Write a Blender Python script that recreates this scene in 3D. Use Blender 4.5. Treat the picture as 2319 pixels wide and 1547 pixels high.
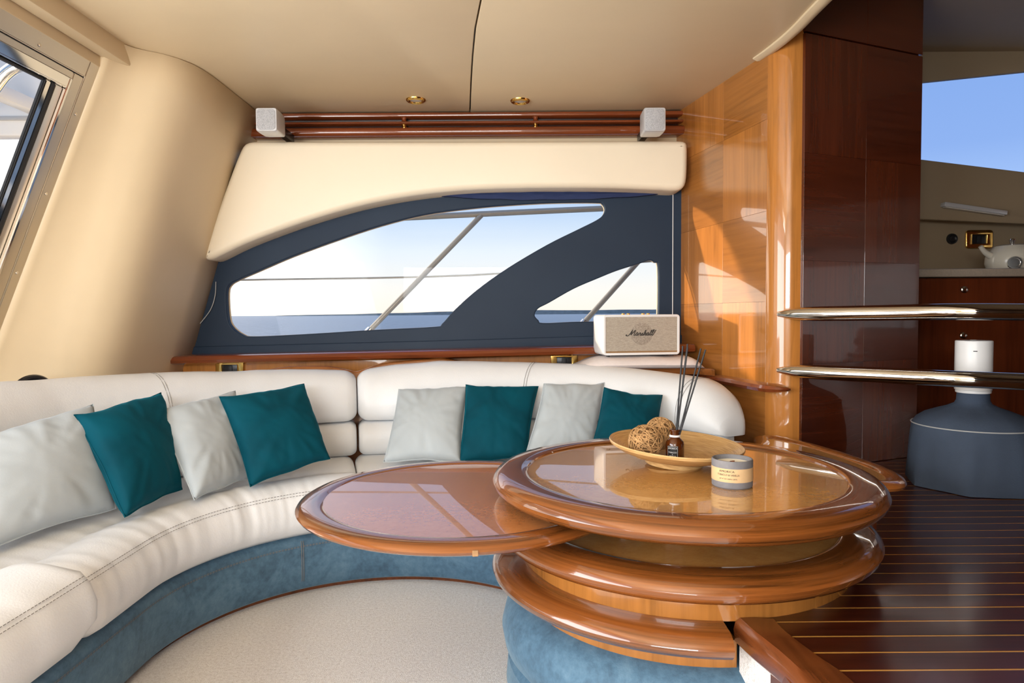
import bpy, bmesh, math, random
from mathutils import Vector, Matrix, noise
random.seed(7)
for o in list(bpy.data.objects): bpy.data.objects.remove(o, do_unlink=True)
scene = bpy.context.scene
COL = scene.collection
R = math.radians

# ------------------------------------------------------------------ camera
cam_d = bpy.data.cameras.new('camera'); cam = bpy.data.objects.new('camera', cam_d); COL.objects.link(cam)
cam_d.sensor_width = 36.0; cam_d.lens = 36.0*1550/2319; cam_d.clip_start = .02; cam_d.clip_end = 20000
pitch, roll = R(2.31), R(.4)
fw = Vector((0, math.cos(pitch), -math.sin(pitch))); r0 = Vector((1, 0, 0)); u0 = r0.cross(fw)
rt = r0*math.cos(roll) - u0*math.sin(roll); up = u0*math.cos(roll) + r0*math.sin(roll)
cam.matrix_world = Matrix(((rt.x, up.x, -fw.x, 0), (rt.y, up.y, -fw.y, 0), (rt.z, up.z, -fw.z, 1.0), (0, 0, 0, 1)))
scene.camera = cam

# ------------------------------------------------------------------ sky, sun, daylight, added fill
SUN_AZ, SUN_EL = R(-73), R(4.5)          # from +Y towards -X, low evening sun
sun_dir = Vector((math.sin(SUN_AZ)*math.cos(SUN_EL), math.cos(SUN_AZ)*math.cos(SUN_EL), math.sin(SUN_EL)))
world = bpy.data.worlds.new('sky'); scene.world = world; world.use_nodes = True
nt = world.node_tree; nt.nodes.clear()
def N(t, **kw):
    n = nt.nodes.new(t)
    for k, v in kw.items(): setattr(n, k, v)
    return n
wo = N('ShaderNodeOutputWorld'); bg = N('ShaderNodeBackground'); tc = N('ShaderNodeTexCoord')
sep = N('ShaderNodeSeparateXYZ'); nt.links.new(tc.outputs['Generated'], sep.inputs[0])
rmp = N('ShaderNodeValToRGB'); el = rmp.color_ramp.elements
el[0].position = 0.0; el[0].color = (1.0, .93, .82, 1)
el[1].position = 1.0; el[1].color = (.12, .26, .60, 1)
for p, c in ((.03, (.98, .95, .89, 1)), (.09, (.80, .89, .97, 1)), (.14, (.55, .71, .93, 1)), (.20, (.40, .57, .86, 1)), (.40, (.30, .48, .80, 1))):
    e = el.new(p); e.color = c
nt.links.new(sep.outputs[2], rmp.inputs[0])
dot = N('ShaderNodeVectorMath', operation='DOT_PRODUCT'); dot.inputs[1].default_value = sun_dir
nt.links.new(tc.outputs['Generated'], dot.inputs[0])
glow = N('ShaderNodeMapRange'); glow.inputs[1].default_value = .46; glow.inputs[2].default_value = 1.0; glow.inputs[3].default_value = 0; glow.inputs[4].default_value = 1.0
nt.links.new(dot.outputs['Value'], glow.inputs[0])
gp = N('ShaderNodeMath', operation='POWER'); gp.inputs[1].default_value = 1.3; nt.links.new(glow.outputs[0], gp.inputs[0])
gm = N('ShaderNodeMixRGB', blend_type='ADD'); gm.inputs[2].default_value = (3.4, 3.0, 2.4, 1)
nt.links.new(gp.outputs[0], gm.inputs[0]); nt.links.new(rmp.outputs[0], gm.inputs[1])
nt.links.new(gm.outputs[0], bg.inputs[0]); bg.inputs[1].default_value = 1.05
nt.links.new(bg.outputs[0], wo.inputs[0])

sl = bpy.data.lights.new('sun', 'SUN'); sl.energy = 4.8; sl.color = (1, .80, .55); sl.angle = R(1.2)
so = bpy.data.objects.new('sun', sl); COL.objects.link(so)
so.rotation_euler = (-sun_dir).to_track_quat('-Z', 'Y').to_euler()
def area(name, loc, aim, sx, sy, power, col):
    l = bpy.data.lights.new(name, 'AREA'); l.shape = 'RECTANGLE'; l.size = sx; l.size_y = sy; l.energy = power; l.color = col
    o = bpy.data.objects.new(name, l); COL.objects.link(o); o.location = loc
    o.rotation_euler = (Vector(aim) - Vector(loc)).to_track_quat('-Z', 'Y').to_euler(); return o
area('daylight_aft_door', (-1.74, .15, .98), (0, .45, 1.45), 2.3, 1.3, 100, (.93, .97, 1.0))
area('added_fill_rear', (-.62, -1.80, 1.32), (-.55, 0, 1.62), 1.5, .56, 84, (.93, .97, 1.0))  # added fill lamp at a made-up window behind the camera
scene.view_settings.view_transform = 'Standard'; scene.view_settings.look = 'None'
scene.view_settings.exposure = 0.0; scene.view_settings.gamma = 1.0; scene.view_settings.use_curve_mapping = False

# ------------------------------------------------------------------ materials
class Mat:
    def __init__(s, name):
        s.m = bpy.data.materials.new(name); s.m.use_nodes = True; s.t = s.m.node_tree; s.t.nodes.clear()
        s.out = s.n('ShaderNodeOutputMaterial'); s.b = s.n('ShaderNodeBsdfPrincipled'); s.l(s.b.outputs[0], s.out.inputs[0])
    def n(s, t, **kw):
        n = s.t.nodes.new(t)
        for k, v in kw.items(): setattr(n, k, v)
        return n
    def l(s, a, b): s.t.links.new(a, b)
    def set(s, **kw):
        for k, v in kw.items():
            i = s.b.inputs[k.replace('_', ' ')]
            i.default_value = (*v, 1) if isinstance(v, tuple) and len(v) == 3 and i.type == 'RGBA' else v
        return s
    def coord(s, scale=(1, 1, 1), out='Object', rot=(0, 0, 0)):
        t = s.n('ShaderNodeTexCoord'); m = s.n('ShaderNodeMapping'); m.inputs['Scale'].default_value = scale; m.inputs['Rotation'].default_value = rot
        s.l(t.outputs[out], m.inputs[0]); return m.outputs[0]
    def noise(s, vec, scale, detail=4, rough=.5, dist=0):
        n = s.n('ShaderNodeTexNoise'); n.inputs['Scale'].default_value = scale; n.inputs['Detail'].default_value = detail
        n.inputs['Roughness'].default_value = rough; n.inputs['Distortion'].default_value = dist
        if vec is not None: s.l(vec, n.inputs['Vector'])
        return n.outputs['Fac']
    def ramp(s, fac, stops):
        r = s.n('ShaderNodeValToRGB'); e = r.color_ramp.elements
        e[0].position, e[0].color = stops[0][0], (*stops[0][1], 1)
        e[1].position, e[1].color = stops[-1][0], (*stops[-1][1], 1)
        for p, c in stops[1:-1]: x = e.new(p); x.color = (*c, 1)
        s.l(fac, r.inputs[0]); return r.outputs[0]
    def bump(s, h, strength, dist=.002):
        b = s.n('ShaderNodeBump'); b.inputs['Strength'].default_value = strength; b.inputs['Distance'].default_value = dist
        s.l(h, b.inputs['Height']); s.l(b.outputs[0], s.b.inputs['Normal']); return s
    def mix(s, fac, a, b, mode='MIX'):
        m = s.n('ShaderNodeMixRGB', blend_type=mode)
        for i, v in ((0, fac), (1, a), (2, b)):
            if hasattr(v, 'is_output'): s.l(v, m.inputs[i])
            else: m.inputs[i].default_value = v if i == 0 else (*v, 1)
        return m.outputs[0]
    def color(s, c): s.l(c, s.b.inputs['Base Color']); return s

def sc(c, k): return tuple(min(1, v*k) for v in c)
def wood(name, base, axis='Z', contrast=.35, rough=.22, coat=1.0, fine=1.0, coatrough=.03, radial=False):
    m = Mat(name)
    if radial:      # grain follows the rim of a turned piece
        t = m.n('ShaderNodeTexCoord'); g = m.n('ShaderNodeTexGradient', gradient_type='RADIAL'); m.l(t.outputs['Object'], g.inputs[0])
        sp = m.n('ShaderNodeSeparateXYZ'); m.l(t.outputs['Object'], sp.inputs[0])
        ln = m.n('ShaderNodeVectorMath', operation='LENGTH'); m.l(t.outputs['Object'], ln.inputs[0])
        cx = m.n('ShaderNodeCombineXYZ'); a = m.n('ShaderNodeMath', operation='MULTIPLY'); a.inputs[1].default_value = 9; m.l(g.outputs[1], a.inputs[0])
        b = m.n('ShaderNodeMath', operation='MULTIPLY'); b.inputs[1].default_value = 130*fine; m.l(ln.outputs['Value'], b.inputs[0])
        c = m.n('ShaderNodeMath', operation='MULTIPLY'); c.inputs[1].default_value = 130*fine; m.l(sp.outputs[2], c.inputs[0])
        m.l(a.outputs[0], cx.inputs[0]); m.l(b.outputs[0], cx.inputs[1]); m.l(c.outputs[0], cx.inputs[2]); v = cx.outputs[0]; v2 = v; k = 1
    else:
        k = 60*fine; s_ = {'X': (3, k, k), 'Y': (k, 3, k), 'Z': (k, k, 3)}[axis]
        v = m.coord(s_); v2 = m.coord(tuple(q*.16 for q in s_)); k = 1
    n1 = m.noise(v, 1, 5, .6, .6); n2 = m.noise(v2, 1 if not radial else .35, 3, .5, 1.2)
    f = m.mix(.5, n1, n2)
    m.color(m.ramp(f, [(.34, sc(base, 1-contrast*1.3)), (.49, base), (.66, sc(base, 1+contrast*.8))]))
    m.set(Roughness=rough, Coat_Weight=coat, Coat_Roughness=coatrough, Coat_IOR=1.5)
    m.b.inputs['Specular IOR Level'].default_value = .3
    return m.m
def plain(name, col, rough=.5, metal=0., **kw):
    return Mat(name).set(Base_Color=col, Roughness=rough, Metallic=metal, **kw).m
def leather(name, col, rough=.45, grain=.15, var=.05, scale=260, mott=3.0, spec=.5):
    m = Mat(name); c = m.coord()
    f = m.noise(c, mott, 4, .6)
    m.color(m.ramp(f, [(.3, sc(col, 1-var)), (.7, sc(col, 1+var))])).set(Roughness=rough)
    m.b.inputs['Specular IOR Level'].default_value = spec
    m.bump(m.noise(c, scale, 3, .6), grain, .002); return m.m
CHERRY = (.46, .175, .036)
M = {}
M['cherry_v'] = wood('cherry vertical grain', CHERRY, 'Z', .22)
M['cherry_h'] = wood('cherry horizontal grain', sc(CHERRY, .82), 'X', .22)
M['cherry_x'] = wood('cherry long grain', (.27, .088, .02), 'X', .35)
M['cherry_rim'] = wood('cherry turned rim', (.185, .057, .012), 'X', .55, radial=True)
M['cherry_apron'] = wood('cherry veneer apron', (.36, .14, .030), 'Z', .25)
M['slat'] = wood('mahogany slat', (.20, .045, .012), 'X', .3)
M['cherry_shade_v'] = wood('shade-painted cherry vertical grain', (.085, .017, .005), 'Z', .3)  # cherry with the shade of the unlit front panel put into its colour
M['cherry_shade_h'] = wood('shade-painted cherry horizontal grain', (.072, .014, .0045), 'X', .3)  # horizontal-grain copy, same shade put into the colour
M['plank'] = wood('dark mahogany plank', (.045, .0085, .0035), 'X', .45, rough=.3, coat=.6, coatrough=.16)
M['holly'] = wood('pale inlay strip', (.50, .25, .055), 'X', .15, coat=.6, coatrough=.12)
M['trim'] = wood('mahogany nosing', (.13, .036, .010), 'Y', .45, coat=.7, coatrough=.12)
m = Mat('burl veneer'); c = m.coord()
f1 = m.noise(c, 9, 5, .65, 2.2); f2 = m.noise(m.coord((60, 90, 60)), 1.2, 4, .6, 1.0)
m.color(m.ramp(m.mix(.45, f1, f2), [(.3, (.42, .195, .05)), (.5, (.50, .25, .068)), (.72, (.57, .305, .092))])).set(Roughness=.25, Coat_Weight=1.0, Coat_Roughness=.015, Coat_IOR=1.55)
m.b.inputs['Specular IOR Level'].default_value = .4
M['burl'] = m.m
m = Mat('red burl veneer'); c = m.coord()
f1 = m.noise(c, 11, 5, .65, 2.0); f2 = m.noise(m.coord((60, 90, 60)), 1.2, 4, .6, 1.0)
m.color(m.ramp(m.mix(.45, f1, f2), [(.3, (.36, .13, .042)), (.5, (.44, .175, .058)), (.72, (.50, .215, .076))])).set(Roughness=.25, Coat_Weight=1.0, Coat_Roughness=.015, Coat_IOR=1.6)
M['burl_red'] = m.m
CREAM = (.73, .58, .375)
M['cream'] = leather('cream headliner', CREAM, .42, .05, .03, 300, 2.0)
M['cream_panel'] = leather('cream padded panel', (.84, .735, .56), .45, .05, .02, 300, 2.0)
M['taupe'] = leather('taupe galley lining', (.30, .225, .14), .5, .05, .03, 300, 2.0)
M['white_leather'] = leather('white leather', (.78, .79, .80), .42, .22, .025, 210, 5.0)
M['thread'] = plain('grey thread', (.20, .19, .18), .7)
m = Mat('blue suede'); c = m.coord()
f = m.noise(c, 7, 6, .68, .8); g = m.noise(c, 55, 4, .6)
m.color(m.ramp(m.mix(.35, f, g), [(.32, (.030, .070, .115)), (.5, (.064, .138, .212)), (.68, (.112, .205, .285))])).set(Roughness=.75, Sheen_Weight=.25, Sheen_Roughness=.4, Sheen_Tint=(.6, .8, .9))
m.bump(m.noise(c, 160, 4, .7), .35, .003); M['blue_suede'] = m.m
def velvet(name, col, tint, var=.25):
    m = Mat(name); c = m.coord(); f = m.noise(c, 6, 3, .5, .5)
    m.color(m.ramp(f, [(.3, sc(col, 1-var)), (.7, sc(col, 1+var))])).set(Roughness=.75, Sheen_Weight=.45, Sheen_Roughness=.3, Sheen_Tint=tint)
    m.bump(m.noise(c, 500, 2, .5), .15, .001); m.set(Specular_IOR_Level=.12); return m.m
M['teal'] = velvet('teal velvet', (.0002, .058, .085), (.01, .35, .48))
M['grey_velvet'] = velvet('pale grey velvet', (.43, .47, .49), (.85, .9, .95), .07)
m = Mat('wool carpet'); c = m.coord()
f = m.noise(c, 110, 5, .8); g = m.noise(c, 420, 2, .6)
m.color(m.ramp(m.mix(.5, f, g), [(.33, (.50, .435, .385)), (.5, (.81, .775, .74)), (.66, (.97, .945, .92))])).set(Roughness=.95)
m.b.inputs['Specular IOR Level'].default_value = .1
m.bump(m.mix(.5, f, g), .9, .006); M['carpet'] = m.m
M['steel'] = plain('polished stainless steel', (.72, .70, .66), .07, 1.0)
M['brushed'] = plain('brushed stainless frame', (.62, .56, .47), .32, 1.0)
M['brass'] = plain('polished brass', (.83, .56, .17), .14, 1.0)
M['black'] = plain('black plastic', (.010, .010, .011), .35)
M['rubber'] = plain('black rubber', (.012, .012, .013), .55)
m = Mat('navy window surround'); c = m.coord()
m.color(m.ramp(m.noise(c, 2.5, 2), [(.3, (.021, .034, .058)), (.7, (.025, .040, .066))])).set(Roughness=.5, Specular_IOR_Level=.15)
M['navy'] = m.m
M['navy_cloth'] = leather('navy blue fabric', (.012, .025, .09), .8, .3, .1, 200)
def glassmat(name, tint=(1, 1, 1), refl=1.0):
    m = bpy.data.materials.new(name); m.use_nodes = True; t = m.node_tree; t.nodes.clear()
    o = t.nodes.new('ShaderNodeOutputMaterial'); tr = t.nodes.new('ShaderNodeBsdfTransparent'); tr.inputs[0].default_value = (*tint, 1)
    g = t.nodes.new('ShaderNodeBsdfGlossy'); g.inputs['Roughness'].default_value = .01
    fr = t.nodes.new('ShaderNodeFresnel'); fr.inputs[0].default_value = 1.2
    ge = t.nodes.new('ShaderNodeNewGeometry'); sb = t.nodes.new('ShaderNodeMath'); sb.operation = 'SUBTRACT'; sb.inputs[0].default_value = 1; t.links.new(ge.outputs['Backfacing'], sb.inputs[1])
    ml = t.nodes.new('ShaderNodeMath'); ml.operation = 'MULTIPLY'; t.links.new(fr.outputs[0], ml.inputs[0]); t.links.new(sb.outputs[0], ml.inputs[1])   # only the entry face reflects
    mx = t.nodes.new('ShaderNodeMixShader'); t.links.new(ml.outputs[0], mx.inputs[0]); t.links.new(tr.outputs[0], mx.inputs[1]); t.links.new(g.outputs[0], mx.inputs[2])
    t.links.new(mx.outputs[0], o.inputs[0]); return m
M['pane'] = glassmat('window glass'); M['pane_tint'] = glassmat('tinted windscreen glass', (.82, .88, 1.0))
M['silver'] = plain('silver plastic', (.60, .60, .61), .35, .35)
m = Mat('silver speaker mesh'); c = m.coord(); f = m.noise(c, 420, 2)
m.color(m.ramp(f, [(.35, (.30, .30, .31)), (.65, (.56, .56, .57))])).set(Roughness=.6).bump(f, .6, .002); M['mesh'] = m.m
m = Mat('woven beige grille'); c1 = m.coord((260, 260, 900)); c2 = m.coord((60, 900, 900)); f = m.mix(.5, m.noise(c1, 1, 3), m.noise(c2, 1, 3))
m.color(m.ramp(f, [(.35, (.30, .25, .195)), (.65, (.52, .455, .37))])).set(Roughness=.85).bump(f, .4, .001); M['grille'] = m.m
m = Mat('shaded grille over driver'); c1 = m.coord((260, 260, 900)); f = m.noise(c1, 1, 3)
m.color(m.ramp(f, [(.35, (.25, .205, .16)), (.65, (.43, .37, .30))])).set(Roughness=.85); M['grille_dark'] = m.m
M['white_plastic'] = plain('white plastic', (.80, .79, .78), .35)
M['towel'] = leather('pale pink towel', (.78, .70, .67), .95, .8, .04, 320, 20, .1)
m = Mat('bamboo bowl'); t = m.n('ShaderNodeTexCoord'); ln = m.n('ShaderNodeVectorMath', operation='LENGTH'); m.l(t.outputs['Object'], ln.inputs[0])
cx = m.n('ShaderNodeCombineXYZ'); mu = m.n('ShaderNodeMath', operation='MULTIPLY'); mu.inputs[1].default_value = 380; m.l(ln.outputs['Value'], mu.inputs[0])
g = m.n('ShaderNodeTexGradient', gradient_type='RADIAL'); m.l(t.outputs['Object'], g.inputs[0]); m2 = m.n('ShaderNodeMath', operation='MULTIPLY'); m2.inputs[1].default_value = 14; m.l(g.outputs[1], m2.inputs[0])
m.l(mu.outputs[0], cx.inputs[0]); m.l(m2.outputs[0], cx.inputs[1])
m.color(m.ramp(m.noise(cx.outputs[0], 1, 4, .6), [(.3, (.36, .19, .065)), (.5, (.55, .33, .13)), (.7, (.68, .45, .21))])).set(Roughness=.38, Coat_Weight=.3, Coat_Roughness=.15); M['bamboo'] = m.m
M['twine_core'] = leather('dark jute core', (.16, .085, .035), .9, .5, .3, 300, 60, .1)
M['deck_steel'] = plain('satin deck steel', (.42, .38, .31), .4, .35)
M['twine'] = leather('jute twine', (.42, .24, .105), .9, .5, .3, 300, 60, .1)
M['concrete'] = leather('grey concrete', (.165, .16, .17), .7, .2, .12, 200, 40)
M['kraft'] = leather('kraft paper', (.60, .41, .22), .85, .1, .05, 200, 30, .2)
M['wax'] = plain('cream wax', (.82, .76, .62), .5)
M['ink'] = plain('dark ink', (.03, .025, .022), .7)
M['white_ink'] = plain('white ink', (.72, .72, .72), .7)
M['amber'] = Mat('amber glass').set(Base_Color=(.10, .022, .003), Roughness=.06, Coat_Weight=.5, Transmission_Weight=.35, IOR=1.45).m
M['reed'] = plain('black reed', (.012, .013, .015), .6)
M['bottle_cloth'] = leather('slate blue fabric', (.052, .070, .105), .85, .5, .12, 220, 6, .2)
M['counter'] = leather('beige stone worktop', (.27, .215, .165), .35, .02, .1, 200, 120)
M['kettle'] = plain('cream enamel', (.50, .45, .37), .2)
M['lens'] = plain('frosted lamp lens', (.55, .50, .44), .4)
M['sea'] = None
m = Mat('open sea'); c = m.coord((1, 2.2, 1)); h = m.mix(.5, m.noise(c, .9, 6, .65), m.noise(c, .12, 3))
m.color(m.ramp(m.noise(m.coord((1, 2.6, 1)), .5, 5, .7), [(.35, (.06, .105, .17)), (.65, (.27, .35, .45))])).set(Roughness=.32, Specular_IOR_Level=.35).bump(h, .9, .5); M['sea'] = m.m
M['land'] = leather('far wooded shore', (.16, .20, .22), 1, 0, .2, 5, .05, 0)
M['gel'] = plain('white gelcoat', (.78, .77, .74), .25)
M['grey_gel'] = plain('grey gelcoat', (.42, .42, .41), .4)
M['cork'] = wood('wood base strip', (.33, .19, .09), 'X', .2, coat=.0)

# ------------------------------------------------------------------ helpers
def link(name, me, mat, parent=None, loc=(0, 0, 0), smooth=True, angle=35):
    if mat is not None: me.materials.append(M[mat])
    if smooth:
        for p in me.polygons: p.use_smooth = True
        me.set_sharp_from_angle(angle=R(angle))
    o = bpy.data.objects.new(name, me); COL.objects.link(o); o.location = loc
    if parent is not None: o.parent = parent
    return o
def from_data(name, v, f, mat, parent=None, loc=(0, 0, 0), smooth=True, angle=35):
    me = bpy.data.meshes.new(name); me.from_pydata([tuple(q) for q in v], [], f); me.update()
    bm = bmesh.new(); bm.from_mesh(me); bmesh.ops.recalc_face_normals(bm, faces=bm.faces); bm.to_mesh(me); bm.free()
    return link(name, me, mat, parent, loc, smooth, angle)
def from_bm(name, bm, mat, parent=None, loc=(0, 0, 0), smooth=True, angle=35):
    bmesh.ops.recalc_face_normals(bm, faces=bm.faces)
    me = bpy.data.meshes.new(name); bm.to_mesh(me); bm.free(); return link(name, me, mat, parent, loc, smooth, angle)
def bm_box(bm, x0, x1, y0, y1, z0, z1, bevel=0, seg=2, mtx=None):
    b = bmesh.new(); bmesh.ops.create_cube(b, size=1)
    for v in b.verts: v.co = Vector(((x0+x1)/2+v.co.x*(x1-x0), (y0+y1)/2+v.co.y*(y1-y0), (z0+z1)/2+v.co.z*(z1-z0)))
    if bevel: bmesh.ops.bevel(b, geom=b.edges[:], offset=bevel, segments=seg, affect='EDGES', profile=.5)
    if mtx is not None: bmesh.ops.transform(b, matrix=mtx, verts=b.verts)
    me = bpy.data.meshes.new('t'); b.to_mesh(me); b.free(); bm.from_mesh(me); bpy.data.meshes.remove(me)
def box(name, x0, x1, y0, y1, z0, z1, mat, parent=None, bevel=0, seg=2, loc=(0, 0, 0), mtx=None):
    bm = bmesh.new(); bm_box(bm, x0, x1, y0, y1, z0, z1, bevel, seg, mtx); return from_bm(name, bm, mat, parent, loc)
def lathe(name, prof, mat, parent=None, loc=(0, 0, 0), seg=64, a0=0, a1=360, angle=35, cap=False):
    v, f = [], []; full = abs(a1-a0) >= 359.9; n = seg if full else seg+1; k = len(prof)
    for i in range(n):
        a = R(a0+(a1-a0)*i/seg)
        for r, z in prof: v.append((r*math.cos(a), r*math.sin(a), z))
    for i in range(seg):
        j = (i+1) % n
        for q in range(k-1): f.append((i*k+q, j*k+q, j*k+q+1, i*k+q+1))
    if cap and not full: f.append(tuple(range(k))); f.append(tuple((n-1)*k+q for q in range(k)))
    me = bpy.data.meshes.new(name); me.from_pydata(v, [], f); bm = bmesh.new(); bm.from_mesh(me)
    bmesh.ops.remove_doubles(bm, verts=bm.verts, dist=1e-5); bpy.data.meshes.remove(me)
    return from_bm(name, bm, mat, parent, loc, True, angle)
def bm_tube(bm, pts, r, seg=10, caps=True, closed=False):
    pts = [Vector(p) for p in pts]; n = len(pts); rings = []
    up_ = Vector((0, 0, 1)); prev = None
    for i, p in enumerate(pts):
        t = (pts[(i+1) % n]-pts[i-1]) if closed else (pts[min(i+1, n-1)]-pts[max(i-1, 0)])
        t.normalize()
        a = prev if prev is not None else (up_ if abs(t.z) < .95 else Vector((1, 0, 0)))
        s = t.cross(a); s = s.normalized() if s.length > 1e-6 else t.orthogonal().normalized()
        a = s.cross(t).normalized(); prev = a
        rr = r[i] if isinstance(r, (list, tuple)) else r
        rings.append([bm.verts.new(p+s*rr*math.cos(2*math.pi*k/seg)+a*rr*math.sin(2*math.pi*k/seg)) for k in range(seg)])
    m_ = n if closed else n-1
    for i in range(m_):
        A, B = rings[i], rings[(i+1) % n]
        for k in range(seg): bm.faces.new((A[k], A[(k+1) % seg], B[(k+1) % seg], B[k]))
    if caps and not closed: bm.faces.new(rings[0][::-1]); bm.faces.new(rings[-1])
def tube(name, pts, r, mat, parent=None, loc=(0, 0, 0), seg=12, closed=False):
    bm = bmesh.new(); bm_tube(bm, pts, r, seg, True, closed); return from_bm(name, bm, mat, parent, loc)
def smooth_path(pts, n=8, closed=False):
    P = [Vector(p) for p in pts]; out = []; m_ = len(P); rng = range(m_ if closed else m_-1)
    for i in rng:
        p0 = P[i-1] if (i > 0 or closed) else P[i]; p1 = P[i]; p2 = P[(i+1) % m_]; p3 = P[(i+2) % m_] if (i+2 < m_ or closed) else p2
        for k in range(n):
            t = k/n; out.append(.5*((2*p1)+(p2-p0)*t+(2*p0-5*p1+4*p2-p3)*t*t+(3*p1-p0-3*p2+p3)*t**3))
    if not closed: out.append(P[-1])
    return out
def loft(name, rings, mat, parent=None, loc=(0, 0, 0), closed=True, caps=True, angle=40, smooth=True):
    k = len(rings[0]); v = [p for r_ in rings for p in r_]; f = []
    for i in range(len(rings)-1):
        for q in range(k if closed else k-1): f.append((i*k+q, (i+1)*k+q, (i+1)*k+(q+1) % k, i*k+(q+1) % k))
    if caps and closed: f.append(tuple(range(k))); f.append(tuple((len(rings)-1)*k+q for q in range(k)))
    return from_data(name, v, f, mat, parent, loc, smooth, angle)
def plate(name, loops, depth, bevel, mat, mtx, parent=None, loc=(0, 0, 0), res=2, angle=35):
    """flat outline (with holes) given real thickness and rounded edges; outline in local XY, mtx places it"""
    cu = bpy.data.curves.new('t', 'CURVE'); cu.dimensions = '2D'; cu.fill_mode = 'BOTH'; cu.extrude = depth/2-bevel*(0 if bevel == 0 else 1)
    cu.bevel_depth = bevel; cu.bevel_resolution = res
    for L in loops:
        s = cu.splines.new('POLY'); s.points.add(len(L)-1); s.use_cyclic_u = True
        for p, q in zip(s.points, L): p.co = (q[0], q[1], 0, 1)
    ob = bpy.data.objects.new('t', cu); COL.objects.link(ob); dg = bpy.context.evaluated_depsgraph_get(); dg.update()
    me = bpy.data.meshes.new_from_object(ob.evaluated_get(dg)); bpy.data.objects.remove(ob); bpy.data.curves.remove(cu)
    me.materials.clear()
    me.transform(mtx); bm = bmesh.new(); bm.from_mesh(me); bmesh.ops.remove_doubles(bm, verts=bm.verts, dist=1e-5); bpy.data.meshes.remove(me)
    return from_bm(name, bm, mat, parent, loc, True, angle)
UP_XZ = Matrix(((1, 0, 0, 0), (0, 0, 1, 0), (0, 1, 0, 0), (0, 0, 0, 1)))      # outline (x,y) -> world (x, ., z)
def xz(y): return Matrix.Translation((0, y, 0)) @ UP_XZ
def xy(z): return Matrix.Translation((0, 0, z))
def text_mesh(body, size):
    cu = bpy.data.curves.new('t', 'FONT'); cu.body = body; cu.size = size; cu.align_x = 'CENTER'; cu.align_y = 'CENTER'; cu.resolution_u = 2
    ob = bpy.data.objects.new('t', cu); COL.objects.link(ob); dg = bpy.context.evaluated_depsgraph_get(); dg.update()
    me = bpy.data.meshes.new_from_object(ob.evaluated_get(dg)); bpy.data.objects.remove(ob); bpy.data.curves.remove(cu); me.materials.clear(); return me
def tag(o, label=None, cat=None, group=None, kind=None):
    for k, v in (('label', label), ('category', cat), ('group', group), ('kind', kind)):
        if v: o[k] = v
    return o
def thing(name, label, cat, loc=(0, 0, 0), rot=(0, 0, 0), group=None):
    o = bpy.data.objects.new(name, None); COL.objects.link(o); o.location = loc; o.rotation_euler = rot
    o.empty_display_size = .05; return tag(o, label, cat, group)
def struct(o, label=None, cat=None): return tag(o, label, cat, kind='structure')
def obj_copy(o, parent=None, loc=None):
    c = o.copy(); COL.objects.link(c)
    if parent is not None: c.parent = parent
    if loc is not None: c.location = loc
    return c

# ------------------------------------------------------------------ setting: floors
TC = (.425, 1.735)                    # axis of the round table
fl = box('floor', -2.3, .62, -1.9, 3.4, -.04, 0, 'carpet')
struct(fl, 'pale beige carpet in front of the curved sofa', 'carpet')
# raised floor of narrow mahogany planks with pale inlay lines, along X
rf = box('floor_raised', .47, 3.1, -1.9, 3.06, .30, .368, 'trim'); struct(rf, 'raised floor of dark mahogany planks with pale inlay lines', 'floor')
PITCH_ = .0615; y0 = 2.001 - 24*PITCH_
def x_start(y):
    if y > 1.318: return .47
    return .507+(.048/.217)*(1.318-y)*1.0 if y > 1.05 else .566
pm = {}
for k in range(42):
    ya, yb = y0+k*PITCH_, y0+(k+1)*PITCH_
    if yb > 3.05: break
    xa0, xa1 = x_start(ya), x_start(yb)
    zt = .39
    def quad(e0, e1, z1, nm, mt):
        xs0 = xa0+(xa1-xa0)*(e0-ya)/PITCH_; xs1 = xa0+(xa1-xa0)*(e1-ya)/PITCH_
        v = [(xs0, e0, .365), (3.1, e0, .365), (3.1, e1, .365), (xs1, e1, .365), (xs0, e0, z1), (3.1, e0, z1), (3.1, e1, z1), (xs1, e1, z1)]
        return from_data(nm, v, [(0, 1, 2, 3), (4, 5, 6, 7), (0, 1, 5, 4), (1, 2, 6, 5), (2, 3, 7, 6), (3, 0, 4, 7)], mt, rf, smooth=False)
    quad(ya+.0026, yb-.0026, zt, 'plank', 'plank')
    quad(yb-.0026, yb+.0026, zt-.0004, 'inlay_strip', 'holly')
# curved nosing at the edge of the raised floor, and the carpeted riser under it
outer = smooth_path([(.436, 1.335), (.446, 1.28), (.466, 1.19), (.474, 1.09), (.478, .8), (.48, .3), (.48, -.8), (.48, -1.9)], 5)
inner = smooth_path([(.515, 1.335), (.517, 1.28), (.536, 1.19), (.558, 1.09), (.568, .8), (.57, .3), (.57, -.8), (.57, -1.9)], 5)
rings = []
for a, b in zip(outer, inner):
    d = (b-a)
    rings.append([(a.x+d.x*q, a.y+d.y*q, z) for q, z in ((.0, .372), (.04, .386), (.16, .3945), (.5, .395), (1.0, .392), (1.0, .34), (.12, .34), (.03, .348))])
o = loft('trim_1', rings, 'trim'); struct(o, 'rounded mahogany nosing along the raised floor edge', 'trim')
rings = [[(a.x+.012, a.y, 0), (a.x+.012, a.y, .345), (a.x+.10, a.y, .345), (a.x+.10, a.y, 0)] for a in outer]
o = loft('wall_step', rings, 'carpet'); struct(o, 'pale carpeted step riser under the mahogany nosing', 'step')

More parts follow.
